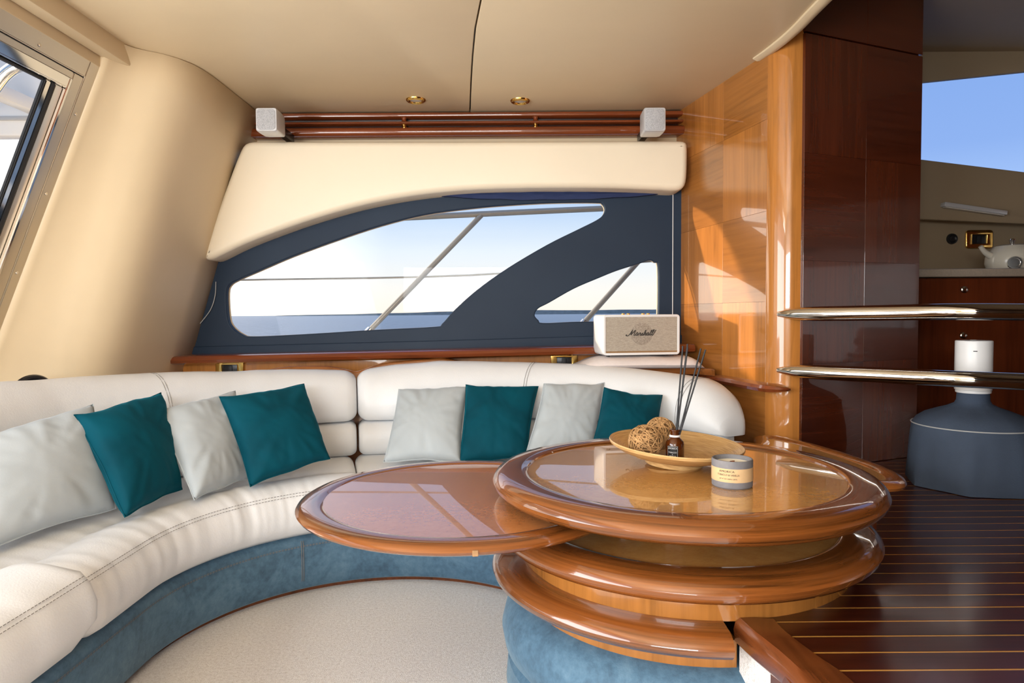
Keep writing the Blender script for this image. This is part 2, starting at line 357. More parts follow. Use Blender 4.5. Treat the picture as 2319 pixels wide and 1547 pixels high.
# ------------------------------------------------------------------ setting: ceiling
def seam_x(y): # curved joint between the two headliner panels
    return -.09-.109*((y-2.22)/1.2)**.75 if y > 2.22 else -.09+.0*(2.22-y)
ys = [-1.9, -1, 0, 1, 1.8, 2.22, 2.45, 2.7, 2.95, 3.2, 3.5]
seam = [(seam_x(y), y) for y in ys]
def right_edge(y):
    pts = [(-1.9, 1.02), (2.2, 1.015), (2.48, 1.03), (2.708, .997), (3.322, .866), (3.52, .82)]
    for (a, xa), (b, xb) in zip(pts, pts[1:]):
        if a <= y <= b: return xa+(xb-xa)*(y-a)/(b-a)
    return pts[-1][1]
Lp = [(-1.62, -1.9)]+[(x-.0055, y) for x, y in seam]+[(-1.62, 3.50)]
Rp = [(x+.0055, y) for x, y in seam]+[(right_edge(y), y) for y in (3.50, 3.322, 3.0, 2.708, 2.6, 2.48, 2.2, 1, 0, -1.9)]
c = box('ceiling', -1.62, .84, -1.9, 3.5, 2.03, 2.06, 'black'); struct(c, 'cream upholstered headliner ceiling in two panels', 'ceiling')
plate('headliner_panel', [Lp], .03, .0025, 'cream', xy(2.0155), c)
plate('headliner_panel', [Rp], .03, .0025, 'cream', xy(2.0155), c)
roll = smooth_path([(.985, 2.74, 2.002), (1.004, 2.62, 2.0), (1.018, 2.45, 2.0), (1.016, 2.2, 2.0), (1.02, 1.0, 2.0), (1.02, -1.9, 2.0)], 5)
o = loft('trim_2', [[(p.x+dx, p.y, p.z+dz) for dx, dz in ((-.03, .004), (-.028, -.006), (-.012, -.014), (.008, -.012), (.022, .002), (.028, .03), (.028, .31), (.0, .31), (-.03, .04))] for p in roll], 'cream')
struct(o, 'rolled cream edge where the ceiling meets the cherry column', 'trim')
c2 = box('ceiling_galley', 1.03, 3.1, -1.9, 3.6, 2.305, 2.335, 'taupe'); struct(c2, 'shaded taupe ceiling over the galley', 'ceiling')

# ------------------------------------------------------------------ setting: aft pillar and door on the left
prof = [(-1.282, 3.52), (-1.282, 3.2), (-1.282, 3.0), (-1.283, 2.90), (-1.288, 2.83), (-1.300, 2.765), (-1.325, 2.712), (-1.36, 2.672), (-1.405, 2.638), (-1.437, 2.60), (-1.458, 2.56), (-1.470, 2.53), (-1.478, 2.50)]
rake = [.305]*4+[.30, .30, .30, .31, .33, .355, .38, .40, .41]
rings = []
for i in range(15):
    z = 2.005-1.9*i/14
    rings.append([(x-k*(1.95-z), y, z) for (x, y), k in zip(prof, rake)])
o = loft('wall_aft', rings, 'cream', closed=False)
so_ = o.modifiers.new('s', 'SOLIDIFY'); so_.thickness = .03; so_.offset = -1
struct(o, 'smooth cream moulded pillar left of the window', 'wall')
def RK(y, z, off=0): return (-1.478-.41*(1.9-z)+off, y, z)
def raked(name, ya, yb, za, zb, o0, o1, mat, parent, cut=0):
    v = [RK(ya, za, o0), RK(yb, za, o0), RK(yb, zb, o0), RK(ya, zb, o0), RK(ya, za, o1), RK(yb, za, o1), RK(yb, zb, o1), RK(ya, zb, o1)]
    bm = bmesh.new(); V = [bm.verts.new(q) for q in v]
    for f in ((0, 1, 2, 3), (4, 5, 6, 7), (0, 1, 5, 4), (1, 2, 6, 5), (2, 3, 7, 6), (3, 0, 4, 7)): bm.faces.new([V[q] for q in f])
    if mat != 'pane': bmesh.ops.bevel(bm, geom=bm.edges[:], offset=.003, segments=2, affect='EDGES')
    return from_bm(name, bm, mat, parent, smooth=mat != 'pane')
d = thing('door_1', 'sliding glass door with stainless frame at far left', 'door', (0, 0, 0)); d['kind'] = 'structure'
raked('jamb', 2.440, 2.505, .02, 1.9, -.02, .008, 'brushed', d)
raked('jamb_groove', 2.437, 2.440, .02, 1.838, -.02, .004, 'rubber', d)
raked('jamb', 2.386, 2.437, .02, 1.838, -.02, .008, 'brushed', d)
raked('head_rail', -1.6, 2.44, 1.842, 1.9, -.02, .008, 'brushed', d)
raked('head_groove', -1.6, 2.44, 1.838, 1.842, -.02, .004, 'rubber', d)
raked('head_rail', -1.6, 2.386, 1.815, 1.838, -.02, .008, 'brushed', d)
raked('frame_lip', 2.372, 2.386, .02, 1.815, -.02, .012, 'steel', d)
raked('frame_lip', -1.6, 2.372, 1.783, 1.815, -.02, .012, 'steel', d)
raked('stile', 2.335, 2.372, .02, 1.783, -.014, -.002, 'brushed', d)
raked('gasket', 2.314, 2.335, .02, 1.783, -.014, .0, 'rubber', d)
raked('stile', 2.290, 2.314, .02, 1.783, -.014, -.002, 'steel', d)
raked('gasket', 2.280, 2.290, .02, 1.783, -.014, .0, 'rubber', d)
raked('gasket', -1.6, 2.280, 1.777, 1.783, -.014, .0, 'rubber', d)
raked('pane', .9, 2.28, .02, 1.777, -.010, -.006, 'pane', d)
for y, z in ((2.462, 1.72), (2.462, 1.44), (2.462, 1.16), (2.462, .95), (2.2, 1.86), (1.9, 1.86)):
    s = lathe('screw', [(0, .003), (.005, .0025), (.0065, 0)], 'steel', d, RK(y, z, .008), 12); s.rotation_euler = (0, R(90), 0)
bm = bmesh.new(); bm_box(bm, -1.47, -1.412, -1.9, 2.632, 1.93, 2.006, .008); o = from_bm('trim_3', bm, 'cream'); struct(o, 'cream boxed beam under the ceiling above the door', 'beam')
bm = bmesh.new(); bm_box(bm, -1.60, -1.470, -1.9, 2.545, 1.893, 1.965, .006); o = from_bm('trim_4', bm, 'cream'); struct(o, 'cream lining strip directly over the steel door frame', 'trim')

# ------------------------------------------------------------------ setting: window wall
BIG = [(-1.427, 1.001), (-1.41, .946), (-1.356, .901), (-1.29, .89), (-1.014, .901), (-.683, .919), (-.385, .932), (-.345, .949), (-.284, 1.015), (-.173, 1.113), (-.018, 1.222), (.18, 1.337), (.334, 1.412), (.426, 1.457), (.461, 1.485), (.472, 1.518), (.457, 1.548), (.422, 1.557), (.203, 1.557), (-.016, 1.547), (-.213, 1.531), (-.433, 1.502), (-.653, 1.449), (-.873, 1.379), (-1.094, 1.3), (-1.25, 1.235), (-1.372, 1.183), (-1.416, 1.155), (-1.43, 1.113)]
SMALL = [(.108, .993), (.128, 1.03), (.183, 1.059), (.307, 1.128), (.43, 1.18), (.529, 1.219), (.637, 1.252), (.69, 1.269), (.718, 1.258), (.738, 1.23), (.738, .99), (.727, .962), (.703, .953), (.355, .953), (.158, .947), (.128, .964)]
BIGs = [(p.x, p.y) for p in smooth_path([(a, b, 0) for a, b in BIG], 4, True)]
SMs = [(p.x, p.y) for p in smooth_path([(a, b, 0) for a, b in SMALL], 4, True)]
OUT = [(-1.70, .70), (.858, .70), (.858, 1.72), (-1.36, 1.72)]
w = plate('wall_window', [OUT, BIGs, SMs], .035, .006, 'navy', xz(3.4375), angle=12); struct(w, 'navy window surround with two curved openings', 'wall')
for nm, L, lb in (('window_1', BIGs, 'large shark-fin shaped window looking out to sea'), ('window_2', SMs, 'small triangular window behind the white speaker')):
    o = plate(nm, [L], .008, 0, 'pane', xz(3.462)); struct(o, lb, 'window')
    ins = [((p[0]), (p[1])) for p in L]
    bm = bmesh.new(); bm_tube(bm, [(x, 3.468, z) for x, z in L], .007, 6, True, True); from_bm('seal', bm, 'cream', o)
bm = bmesh.new(); bm_tube(bm, [(.803, 3.419, 1.60), (.802, 3.418, .87)], .0022, 6); from_bm('pull_cord', bm, 'gel', w)
bm = bmesh.new(); bm_tube(bm, smooth_path([(-1.47, 3.412, 1.17), (-1.475, 3.41, 1.10), (-1.50, 3.41, 1.03), (-1.555, 3.41, .96)], 5), .0022, 6); from_bm('cable', bm, 'grey_gel', w)
# a step pressed into the lower edge of the surround
plate('lower_rebate', [[(-1.68, .78), (.85, .80), (.85, .885), (.4, .882), (-.5, .862), (-1.64, .842)]], .012, .005, 'navy', xz(3.416), w)
VAL = [(-1.244, 1.826), (-1.274, 1.799), (-1.309, 1.725), (-1.376, 1.556), (-1.443, 1.379), (-1.470, 1.296), (-1.469, 1.270), (-1.448, 1.262), (-1.297, 1.334), (-1.128, 1.398), (-.959, 1.455), (-.749, 1.514), (-.538, 1.556), (-.329, 1.582), (-.119, 1.595), (.194, 1.599), (.508, 1.594), (.759, 1.582), (.812, 1.582), (.835, 1.613), (.84, 1.768), (.836, 1.805), (.817, 1.816), (.5, 1.8175), (-.2, 1.82), (-1.0, 1.825)]
VALs = [(p.x, p.y) for p in smooth_path([(a, b, 0) for a, b in VAL], 3, True)]
# inset by the rounding so that the padded outline keeps its size
def inset(L, d):
    out = []; n = len(L); A = sum(L[i][0]*L[(i+1) % n][1]-L[(i+1) % n][0]*L[i][1] for i in range(n)); sg = 1 if A > 0 else -1
    for i in range(n):
        t = Vector((L[(i+1) % n][0]-L[i-1][0], L[(i+1) % n][1]-L[i-1][1]))
        if t.length < 1e-9: out.append(L[i]); continue
        t.normalize(); out.append((L[i][0]-t.y*d*sg, L[i][1]+t.x*d*sg))
    return out
def padded(name, L, y_back, y_front, rad, mat, spacing=.02, parent=None):
    """upholstered panel: outline in XZ with a soft rounded front edge"""
    V2 = [Vector(q) for q in L]; seg_ = [(V2[(i+1) % len(V2)]-V2[i]).length for i in range(len(V2))]; tot = sum(seg_); n_ = int(tot/spacing); P = []
    for k in range(n_):
        d_ = tot*k/n_; i = 0
        while d_ > seg_[i]: d_ -= seg_[i]; i += 1
        P.append(V2[i].lerp(V2[(i+1) % len(V2)], d_/seg_[i] if seg_[i] else 0))
    for _ in range(3): P = [P[i]*.5+(P[i-1]+P[(i+1) % n_])*.25 for i in range(n_)]
    A_ = sum(P[i].x*P[(i+1) % n_].y-P[(i+1) % n_].x*P[i].y for i in range(n_)); sg = 1 if A_ > 0 else -1
    Nn = []
    for i in range(n_):
        t = (P[(i+1) % n_]-P[i-1]).normalized(); Nn.append(Vector((-t.y, t.x))*sg)
    bm = bmesh.new(); prev = None
    steps = [(0, y_back)]+[(rad*(1-math.cos(R(q))), y_front+rad*(1-math.sin(R(q)))) for q in (0, 15, 30, 45, 60, 75, 90)]
    for d_, y in steps:
        ring = [bm.verts.new((P[i].x+Nn[i].x*d_, y, P[i].y+Nn[i].y*d_)) for i in range(n_)]
        if prev:
            for i in range(n_): bm.faces.new((prev[i], prev[(i+1) % n_], ring[(i+1) % n_], ring[i]))
        prev = ring
    ed = [bm.edges.get((prev[i], prev[(i+1) % n_])) for i in range(n_)]
    bmesh.ops.triangle_fill(bm, use_beauty=True, use_dissolve=False, edges=ed)
    return from_bm(name, bm, mat, parent, angle=60)
o = padded('wall_valance', VALs, 3.42, 3.27, .030, 'cream_panel')
struct(o, 'padded cream valance panel with curved lower edge above the window', 'wall')
o = plate('wall_fascia', [[(-1.36, 1.80), (.90, 1.80), (.90, 2.03), (-1.36, 2.03)]], .03, 0, 'cream', xz(3.49)); struct(o, 'cream backing behind the wooden louvre slats', 'wall')
cl = bmesh.new()
rg = []
for i in range(40):
    x = -.42+1.2*i/39; zt = 1.60; h = .034*math.sin(math.pi*min(1, max(0, i/39)))**.6+.004*noise.noise(Vector((x*9, 0, 0)))
    rg.append([(x, 3.405+.006*noise.noise(Vector((x*14, 3, 0))), 1.615), (x, 3.385+.010*noise.noise(Vector((x*11, 1, 0))), 1.600-h*.5), (x, 3.388+.008*noise.noise(Vector((x*17, 5, 0))), 1.594-h), (x, 3.41, 1.594-h)])
cl.free(); o = loft('rolled_curtain', rg, 'navy_cloth', closed=True); tag(o, 'rolled navy blind tucked under the padded valance', 'blind')

# louvre of three wooden slats under the ceiling
lv = thing('ceiling_louvre', 'three varnished wooden slats running under the ceiling', 'louvre', (0, 3.44, 1.86))
def slat(z0_, z1_, yf, xl, xr=.872):
    h = z1_-z0_; pr = [(3.475, z0_), (yf+.012, z0_), (yf+.003, z0_+h*.18), (yf, z0_+h*.5), (yf+.003, z0_+h*.82), (yf+.012, z1_), (3.475, z1_)]
    return loft('slat', [[(x+(.05 if (x < 0 and y > 3.45) else 0), y-3.44, z-1.86) for y, z in pr] for x in (xl, xr)], 'slat', lv)
slat(1.970, 1.996, 3.404, -1.270); slat(1.935, 1.950, 3.396, -1.300)
bs = slat(1.878, 1.918, 3.385, -1.325)
box('slat_gap_dark', -1.27, .872, 3.462, 3.475, 1.88, 1.995, 'black', lv, loc=(0, -3.44, -1.86))  # black sheet standing in for the dark of the open ventilation gaps
for x in (-.524, .124):
    for z, hh, mm in ((1.918, .017, 'brass'), (1.950, .020, 'slat')): lathe('spacer', [(0, 0), (.015, 0), (.012, hh*.25), (.010, hh*.5), (.012, hh*.75), (.015, hh), (0, hh)], mm, lv, (x, -.022, z-1.86), 16)
# sill and cherry wainscot behind the sofa
def sill_z(x): return .838+.0165*x
pr = [(3.418, .0), (3.235, .0), (3.215, -.007), (3.205, -.020), (3.213, -.034), (3.235, -.042), (3.30, -.045), (3.36, -.05), (3.418, -.05)]
st = [-1.66, -1.655, -1.64, -1.60, -1.2, -.8, -.4, 0, .3, .86]
rg = []
for x in st:
    k = {-1.66: .35, -1.655: .65, -1.64: .88}.get(x, 1)
    rg.append([(x, 3.34+(y-3.34)*k if y < 3.34 else y, sill_z(x)-.022+(z+.022)*k) for y, z in pr])
o = loft('trim_5', rg, 'slat'); struct(o, 'rounded mahogany window sill along the navy surround', 'sill')
o = plate('wall_wainscot', [[(-1.62, .3), (.88, .3), (.88, sill_z(.88)-.045), (-1.62, sill_z(-1.62)-.045)]], .03, 0, 'cherry_v', xz(3.375)); struct(o, 'cherry veneer panel below the window sill', 'wall')

# ------------------------------------------------------------------ setting: cherry wall on the right and rounded column
A0, A1 = Vector((.866, 3.345)), Vector((1.0, 2.69)); T = (A1-A0).normalized(); NRM = Vector((-T.y*-1, T.x*-1))
NRM = Vector((T.y, -T.x)); 
if NRM.x > 0: NRM = -NRM
WL = (A1-A0).length
wr = thing('wall_right', 'cherry veneer wall of large square tiles beside the window', 'wall', (0, 0, 0)); wr['kind'] = 'structure'
def wallpt(s, n, z): p = A0+T*s+NRM*n; return (p.x, p.y, z)
v = [wallpt(s, n, z) for s in (-.17, WL+.02) for n in (0, -.05) for z in (.3, 2.02)]
from_data('backing', v, [(0, 1, 3, 2), (4, 5, 7, 6), (0, 1, 5, 4), (2, 3, 7, 6), (0, 2, 6, 4), (1, 3, 7, 5)], 'cherry_shade_v', wr, smooth=False)
SPL = .335
zb = [.333, .687, 1.041, 1.394, 1.748, 2.012]
ang = math.atan2(T.y, T.x)
for ci, (s0, s1) in enumerate(((-.17, SPL), (SPL, WL+.005))):
    for ri in range(5):
        g = 'cherry_v' if (ci+ri) % 2 == 0 else 'cherry_h'
        mt = Matrix(((T.x, -NRM.x, 0, A0.x), (T.y, -NRM.y, 0, A0.y), (0, 0, 1, 0), (0, 0, 0, 1)))   # x along the wall, -y out of it
        bm = bmesh.new(); bm_box(bm, s0+.0003, s1-.0003, -.006, .004, zb[ri]+.0003, zb[ri+1]-.0003, .0003, 1)
        from_bm('veneer_tile', bm, g, wr).matrix_local = mt
B0 = Vector((1.100, 2.612)); B1 = Vector((1.690, 2.862)); TB = (B1-B0).normalized(); NB = Vector((TB.y, -TB.x))
colp = [(A1.x-.004, A1.y+.03)]+[(1.090+.098*math.cos(R(t)), 2.712+.098*math.sin(R(t))) for t in range(190, 279, 8)]
bk = [(1.13, 2.66), (1.13, 2.76)]
o = loft('wall_column', [[(x, y, z) for x, y in colp+bk] for z in (.36, 1.0, 1.6, 2.31)], 'cherry_v'); struct(o, 'rounded solid cherry column where the wall turns', 'column')
wf = thing('wall_front', 'cherry panelled cabinet front, shade painted in, facing the table', 'wall', (0, 0, 0)); wf['kind'] = 'structure'
WB = (B1-B0).length
mt = Matrix(((TB.x, -NB.x, 0, B0.x), (TB.y, -NB.y, 0, B0.y), (0, 0, 1, 0), (0, 0, 0, 1)))
v = [(B0.x+.02, B0.y+.02), (B1.x-.004, B1.y+.008), (1.70, 3.50), (.98, 3.50), (1.11, 2.75)]
loft('carcass', [[(x, y, z) for x, y in v] for z in (.392, 2.30)], 'cherry_shade_v', wf, smooth=False)
zr = [(.392, .80), (.8005, 1.195), (1.1955, 1.60), (1.6005, 2.043)]
SB = .325
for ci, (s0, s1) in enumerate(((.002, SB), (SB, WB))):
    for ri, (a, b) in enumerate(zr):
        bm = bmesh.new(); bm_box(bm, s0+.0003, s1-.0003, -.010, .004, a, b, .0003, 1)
        from_bm('door_veneer', bm, 'cherry_shade_v' if (ci+ri) % 2 else 'cherry_shade_h', wf).matrix_local = mt
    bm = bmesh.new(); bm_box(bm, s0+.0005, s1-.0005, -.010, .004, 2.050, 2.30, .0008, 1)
    from_bm('top_panel', bm, 'cherry_shade_h', wf).matrix_local = mt
# ledge moulding on the cherry wall that ends in a point on the column
ctr = smooth_path([(.872, 3.22, .706), (.910, 3.03, .706), (.948, 2.85, .706), (.980, 2.70, .706), (.998, 2.64, .706), (1.025, 2.60, .706), (1.055, 2.585, .706)], 5)
rg = []
for i, p in enumerate(ctr):
    k = 1 if i < len(ctr)-9 else max(.06, (len(ctr)-1-i)/9)**.6
    t = (ctr[min(i+1, len(ctr)-1)]-ctr[max(i-1, 0)]).normalized(); n = Vector((t.y, -t.x, 0)); n = n if n.x < 0 else -n
    rg.append([tuple(p+n*a*k+Vector((0, 0, b*k))) for a, b in ((-.06, .018), (.015, .018), (.032, .012), (.038, .0), (.030, -.013), (.012, -.018), (-.06, -.02))])
o = loft('trim_6', rg, 'slat'); struct(o, 'pointed mahogany ledge on the cherry wall beside the sofa end', 'ledge')
# ------------------------------------------------------------------ setting: galley beyond the column
GW = [(2.083, 1.763), (2.639, 1.692), (3.05, 1.64), (3.05, 2.25), (2.626, 2.213), (2.086, 2.161), (1.85, 2.14), (1.85, 1.79)]
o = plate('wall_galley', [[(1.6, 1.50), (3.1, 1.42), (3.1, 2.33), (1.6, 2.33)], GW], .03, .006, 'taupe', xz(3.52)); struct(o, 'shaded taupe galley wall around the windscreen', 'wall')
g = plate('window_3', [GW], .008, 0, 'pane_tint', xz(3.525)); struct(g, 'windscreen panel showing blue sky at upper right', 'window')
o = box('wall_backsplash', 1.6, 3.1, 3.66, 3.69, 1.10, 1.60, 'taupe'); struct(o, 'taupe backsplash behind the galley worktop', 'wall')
v = []
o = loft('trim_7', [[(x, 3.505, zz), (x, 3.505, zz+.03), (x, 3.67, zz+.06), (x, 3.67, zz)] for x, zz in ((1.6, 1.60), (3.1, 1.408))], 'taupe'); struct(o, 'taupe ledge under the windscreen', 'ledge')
lamp = thing('strip_light', 'slim metal strip light under the galley ledge', 'light', (2.34, 3.485, 1.515), (0, R(8.5), 0))
box('housing', -.16, .16, -.02, .02, -.012, .010, 'silver', lamp, .004); box('diffuser', -.15, .15, -.014, .014, -.016, -.012, 'lens', lamp, .001)
so2 = thing('round_socket', 'small round black socket on the galley backsplash', 'socket', (2.342, 3.658, 1.382))
q = lathe('ring', [(0, .004), (.014, .005), (.020, .010), (.027, .009), (.029, 0), (0, 0)], 'black', so2, seg=24); q.rotation_euler = (R(90), 0, 0)
for x in (-.008, .008): q = lathe('pin_hole', [(0, .0055), (.003, .0055), (.003, .004)], 'rubber', so2, (x, 0, 0), 8); q.rotation_euler = (R(90), 0, 0)
def outlet(name, lab, loc, w=.13, h=.085, mod=True, grp='brass framed outlets'):
    t = thing(name, lab, 'outlet', loc)
    a = [(-w/2, -h/2), (w/2, -h/2), (w/2, h/2), (-w/2, h/2)]; b = [(x*.62, z*.60) for x, z in a]
    def rnd(L, r):
        out = []
        for (x, z) in L:
            sx, sz = (1 if x > 0 else -1), (1 if z > 0 else -1); cx_, cz = x-sx*r, z-sz*r
            st_ = {(-1, -1): 180, (1, -1): 270, (1, 1): 0, (-1, 1): 90}[(sx, sz)]
            out += [(cx_+r*math.cos(R(st_+k*22.5)), cz+r*math.sin(R(st_+k*22.5))) for k in range(5)]
        return out
    plate('frame', [rnd(a, .012), rnd(b, .005)], .014, .004, 'brass', xz(-.007), t)
    box('insert', -w*.31, w*.31, -.008, 0, -h*.30, h*.30, 'black', t, .001)
    box('rocker', -.012, .012, -.013, -.007, -h*.2, h*.2, 'rubber', t, .002)
    return t
outlet('brass_outlet', 'brass framed black switch plate above the kettle', (2.482, 3.658, 1.378), .135, .09)
outlet('brass_outlet', 'brass framed outlet in the wainscot left of the back cushions', (-1.385, 3.358, .742), .13, .075)
outlet('brass_outlet', 'brass framed outlet in the wainscot beside the white speaker', (.255, 3.358, .766), .125, .075)
gc = thing('galley_cabinet', 'dark cherry galley drawer cabinet with round steel knobs', 'cabinet', (2.3, 3.35, .392))
box('carcass', -.585, .78, -.26, .09, 0, .755, 'cherry_shade_v', gc)
for z0_, z1_ in ((.575, .75), (.33, .565), (.01, .32)):
    dr = box('drawer_front', -.583, .775, -.284, -.262, z0_, z1_, 'cherry_shade_v', gc, .002)
    if z0_ > .1:
        zc = .702 if z0_ > .5 else .497
        k = lathe('knob', [(0, .012), (.010, .011), (.015, .007), (.017, 0), (0, 0)], 'steel', dr, (-.279, -.284, zc), 20); k.rotation_euler = (R(90), 0, 0)
o = box('galley_worktop', 1.712, 3.1, 3.04, 3.655, 1.150, 1.187, 'counter', None, .008); tag(o, 'beige stone worktop on the galley cabinet', 'worktop')
kt = thing('kettle', 'cream enamel kettle with chrome gauge on the galley worktop', 'kettle', (2.36, 3.24, 1.188))
lathe('body', [(0, 0), (.088, 0), (.100, .008), (.108, .035), (.106, .065), (.092, .092), (.078, .108), (.074, .112), (.0, .114)], 'kettle', kt, seg=40)
lid_ = lathe('lid', [(.0, .122), (.05, .121), (.072, .114), (.074, .110)], 'kettle', kt, seg=40)
lathe('lid_knob', [(0, .150), (.010, .149), (.014, .142), (.010, .132), (.008, .120)], 'steel', lid_, seg=16)
tube('handle', smooth_path([(.07, 0, .10), (.125, 0, .13), (.150, 0, .10), (.145, 0, .05), (.10, 0, .025)], 5), .010, 'kettle', kt)
tube('spout', smooth_path([(-.08, 0, .06), (-.125, 0, .085), (-.15, 0, .115)], 5), [.022, .020, .018, .016, .014, .013, .012, .011, .011, .010, .010], 'kettle', kt)
gp_ = lathe('gauge', [(.0, .004), (.020, .004), (.021, .008), (.028, .008), (.030, 0), (0, 0)], 'steel', kt, (-.058, -.098, .030), 28); gp_.rotation_euler = (R(90), 0, R(-30))

# unseen side of the cabin behind the camera, with a made-up window opening for the added fill lamp
o = plate('wall_rear', [[(-2.4, -.02), (3.1, -.02), (3.1, 2.34), (-2.4, 2.34)], [(-1.4, 1.02), (.25, 1.02), (.25, 1.62), (-1.4, 1.62)]], .04, 0, 'cream', xz(-1.92)); struct(o, 'cream cabin wall with an added long window opening opposite the sofa', 'wall')
o = box('wall_starboard_end', 3.1, 3.14, -1.9, 3.7, .0, 2.34, 'cherry_shade_v'); struct(o, 'dark cherry end wall beyond the galley', 'wall')

o = box('wall_light_block', .80, .84, -1.9, .25, .393, 1.98, 'cherry_shade_v'); struct(o, 'added bulkhead out of view beside the raised floor, blocking light', 'wall')  # unseen bulkhead added to keep rear light off the right side

# ------------------------------------------------------------------ outside
def grid_sea():
    bm = bmesh.new(); vs = [bm.verts.new(p) for p in ((-9000, 6, -1.6), (9000, 6, -1.6), (9000, 9000, -1.6), (-9000, 9000, -1.6), (-9000, -300, -1.6), (9000, -300, -1.6))]
    bm.faces.new((vs[4], vs[5], vs[2], vs[3])); bmesh.ops.delete(bm, geom=[vs[0], vs[1]], context='VERTS'); return bm
o = from_bm('sea', grid_sea(), 'sea', smooth=False); tag(o, 'rippled open water stretching to the horizon outside the window', 'sea', kind='stuff')
rg = []
for i in range(60):
    x = -900+i*60; h = max(.3, 14*min(1, (i+1)/16)*(1+.35*noise.noise(Vector((i*.33, 0, 0)))))
    rg.append([(x, 2600, -2), (x, 2640, h), (x, 2760, h), (x, 2800, -2)])
o = loft('far_shore', rg, 'land', smooth=False); tag(o, 'low wooded shoreline on the horizon', 'shore')
gr = thing('guard_rail', 'stainless deck guard rail with slanted posts outside the window', 'railing', (0, 4.5, .55))
tube('top_rail', smooth_path([(-2.6, 0, 1.0), (-.627, 0, 1.085), (.613, 0, 1.134), (2.6, 0, 1.20)], 6), .019, 'deck_steel', gr)
for dx in (-1.346, 0, 1.346):
    p0, p1 = Vector((-.190+dx, 0, 1.10+dx*.035)), Vector((-.886+dx, -.2, .36+dx*.03)); tube('post', [p0, p1], .017, 'deck_steel', gr)
    tube('post_socket', [p1+(p1-p0)*.0, p1+(p1-p0)*.10], .024, 'steel', gr)
tube('wire', smooth_path([(-3, -.06, .655), (-1.848, -.06, .68), (-.285, -.06, .701), (.931, -.06, .785), (2.6, -.06, .86)], 5), .006, 'deck_steel', gr)
dk = thing('side_deck', 'white gelcoat side deck and bulwark below the guard rail', 'deck', (0, 4.0, .3))
box('deck', -3.2, 3.2, -.38, .6, -.1, .30, 'gel', dk, .02)
rg = [[(x, .22, .0), (x, .24, .30+z), (x, .32, .31+z), (x, .36, .0)] for x, z in ((-3.2, .16), (-2.0, .12), (-1.45, .0), (3.2, .0))]
loft('bulwark', rg, 'gel', dk)
ov = thing('cockpit_overhang', 'off white cockpit roof overhang seen through the glass door', 'overhang', (-2.7, 2.2, 1.93))
box('roof_slab', -1.0, .55, -1.6, .72, 0, .10, 'gel', ov, .02); box('fascia', -1.0, .55, 1.08, 1.16, -.07, .40, 'gel', ov, .01); box('fascia_strip', -1.0, .55, 1.07, 1.08, .0, .02, 'grey_gel', ov, .003)
for sx in (-.9, -.2, .45): box('bracket', sx-.03, sx+.03, .70, 1.10, .03, .09, 'gel', ov, .005)
o = box('cockpit_bounce_deck', -5.2, -2.42, -2.2, 4.2, -.12, -.06, 'gel', None, .01); tag(o, 'pale deck outside the glass door, added to bounce light', 'deck')  # unseen deck added to bounce skylight up under the overhang
hr = tube('grab_rail', smooth_path([(-1.92, 2.4, 1.62), (-1.84, 2.4, 1.72), (-1.779, 2.4, 1.799), (-1.739, 2.4, 1.844), (-1.684, 2.4, 1.872), (-1.63, 2.4, 1.864), (-1.60, 2.42, 1.83), (-1.64, 2.45, 1.75), (-1.72, 2.46, 1.62)], 5), .021, 'steel'); tag(hr, 'curved polished grab rail outside the glass door', 'rail')

# ------------------------------------------------------------------ curved sofa
SX, SY, RI = -.40, 1.88, .635
RT = [(20, 1.40), (28, 1.43), (38, 1.45), (47, 1.43), (60, 1.36), (75, 1.27), (90, 1.228), (105, 1.22), (130, 1.22), (180, 1.22)]
def interp(t, x):
    if x <= t[0][0]: return t[0][1]
    for (a, b), (c_, d_) in zip(t, t[1:]):
        if x <= c_: u = (x-a)/(c_-a); u = u*u*(3-2*u) if False else u; return b+(d_-b)*u
    return t[-1][1]
def r_out(a): return (interp(RT, a-4)+interp(RT, a-2)+interp(RT, a)+interp(RT, a+2)+interp(RT, a+4))/5
def station(a):
    """a: angle in degrees up to 180; beyond that the sofa runs straight towards the viewer, 100 units per metre"""
    if a <= 180:
        n = Vector((math.cos(R(a)), math.sin(R(a)), 0)); s = Vector((SX, SY, 0))
        I = s+n*RI; O = s+n*r_out(a); return I, O, n
    y = SY-(a-180)/100; n = Vector((-1, 0, 0)); return Vector((SX-RI, y, 0)), Vector((SX-1.22, y, 0)), n
def arc_len(a): return R(a)*.95 if a <= 180 else R(180)*.95+(a-180)/100
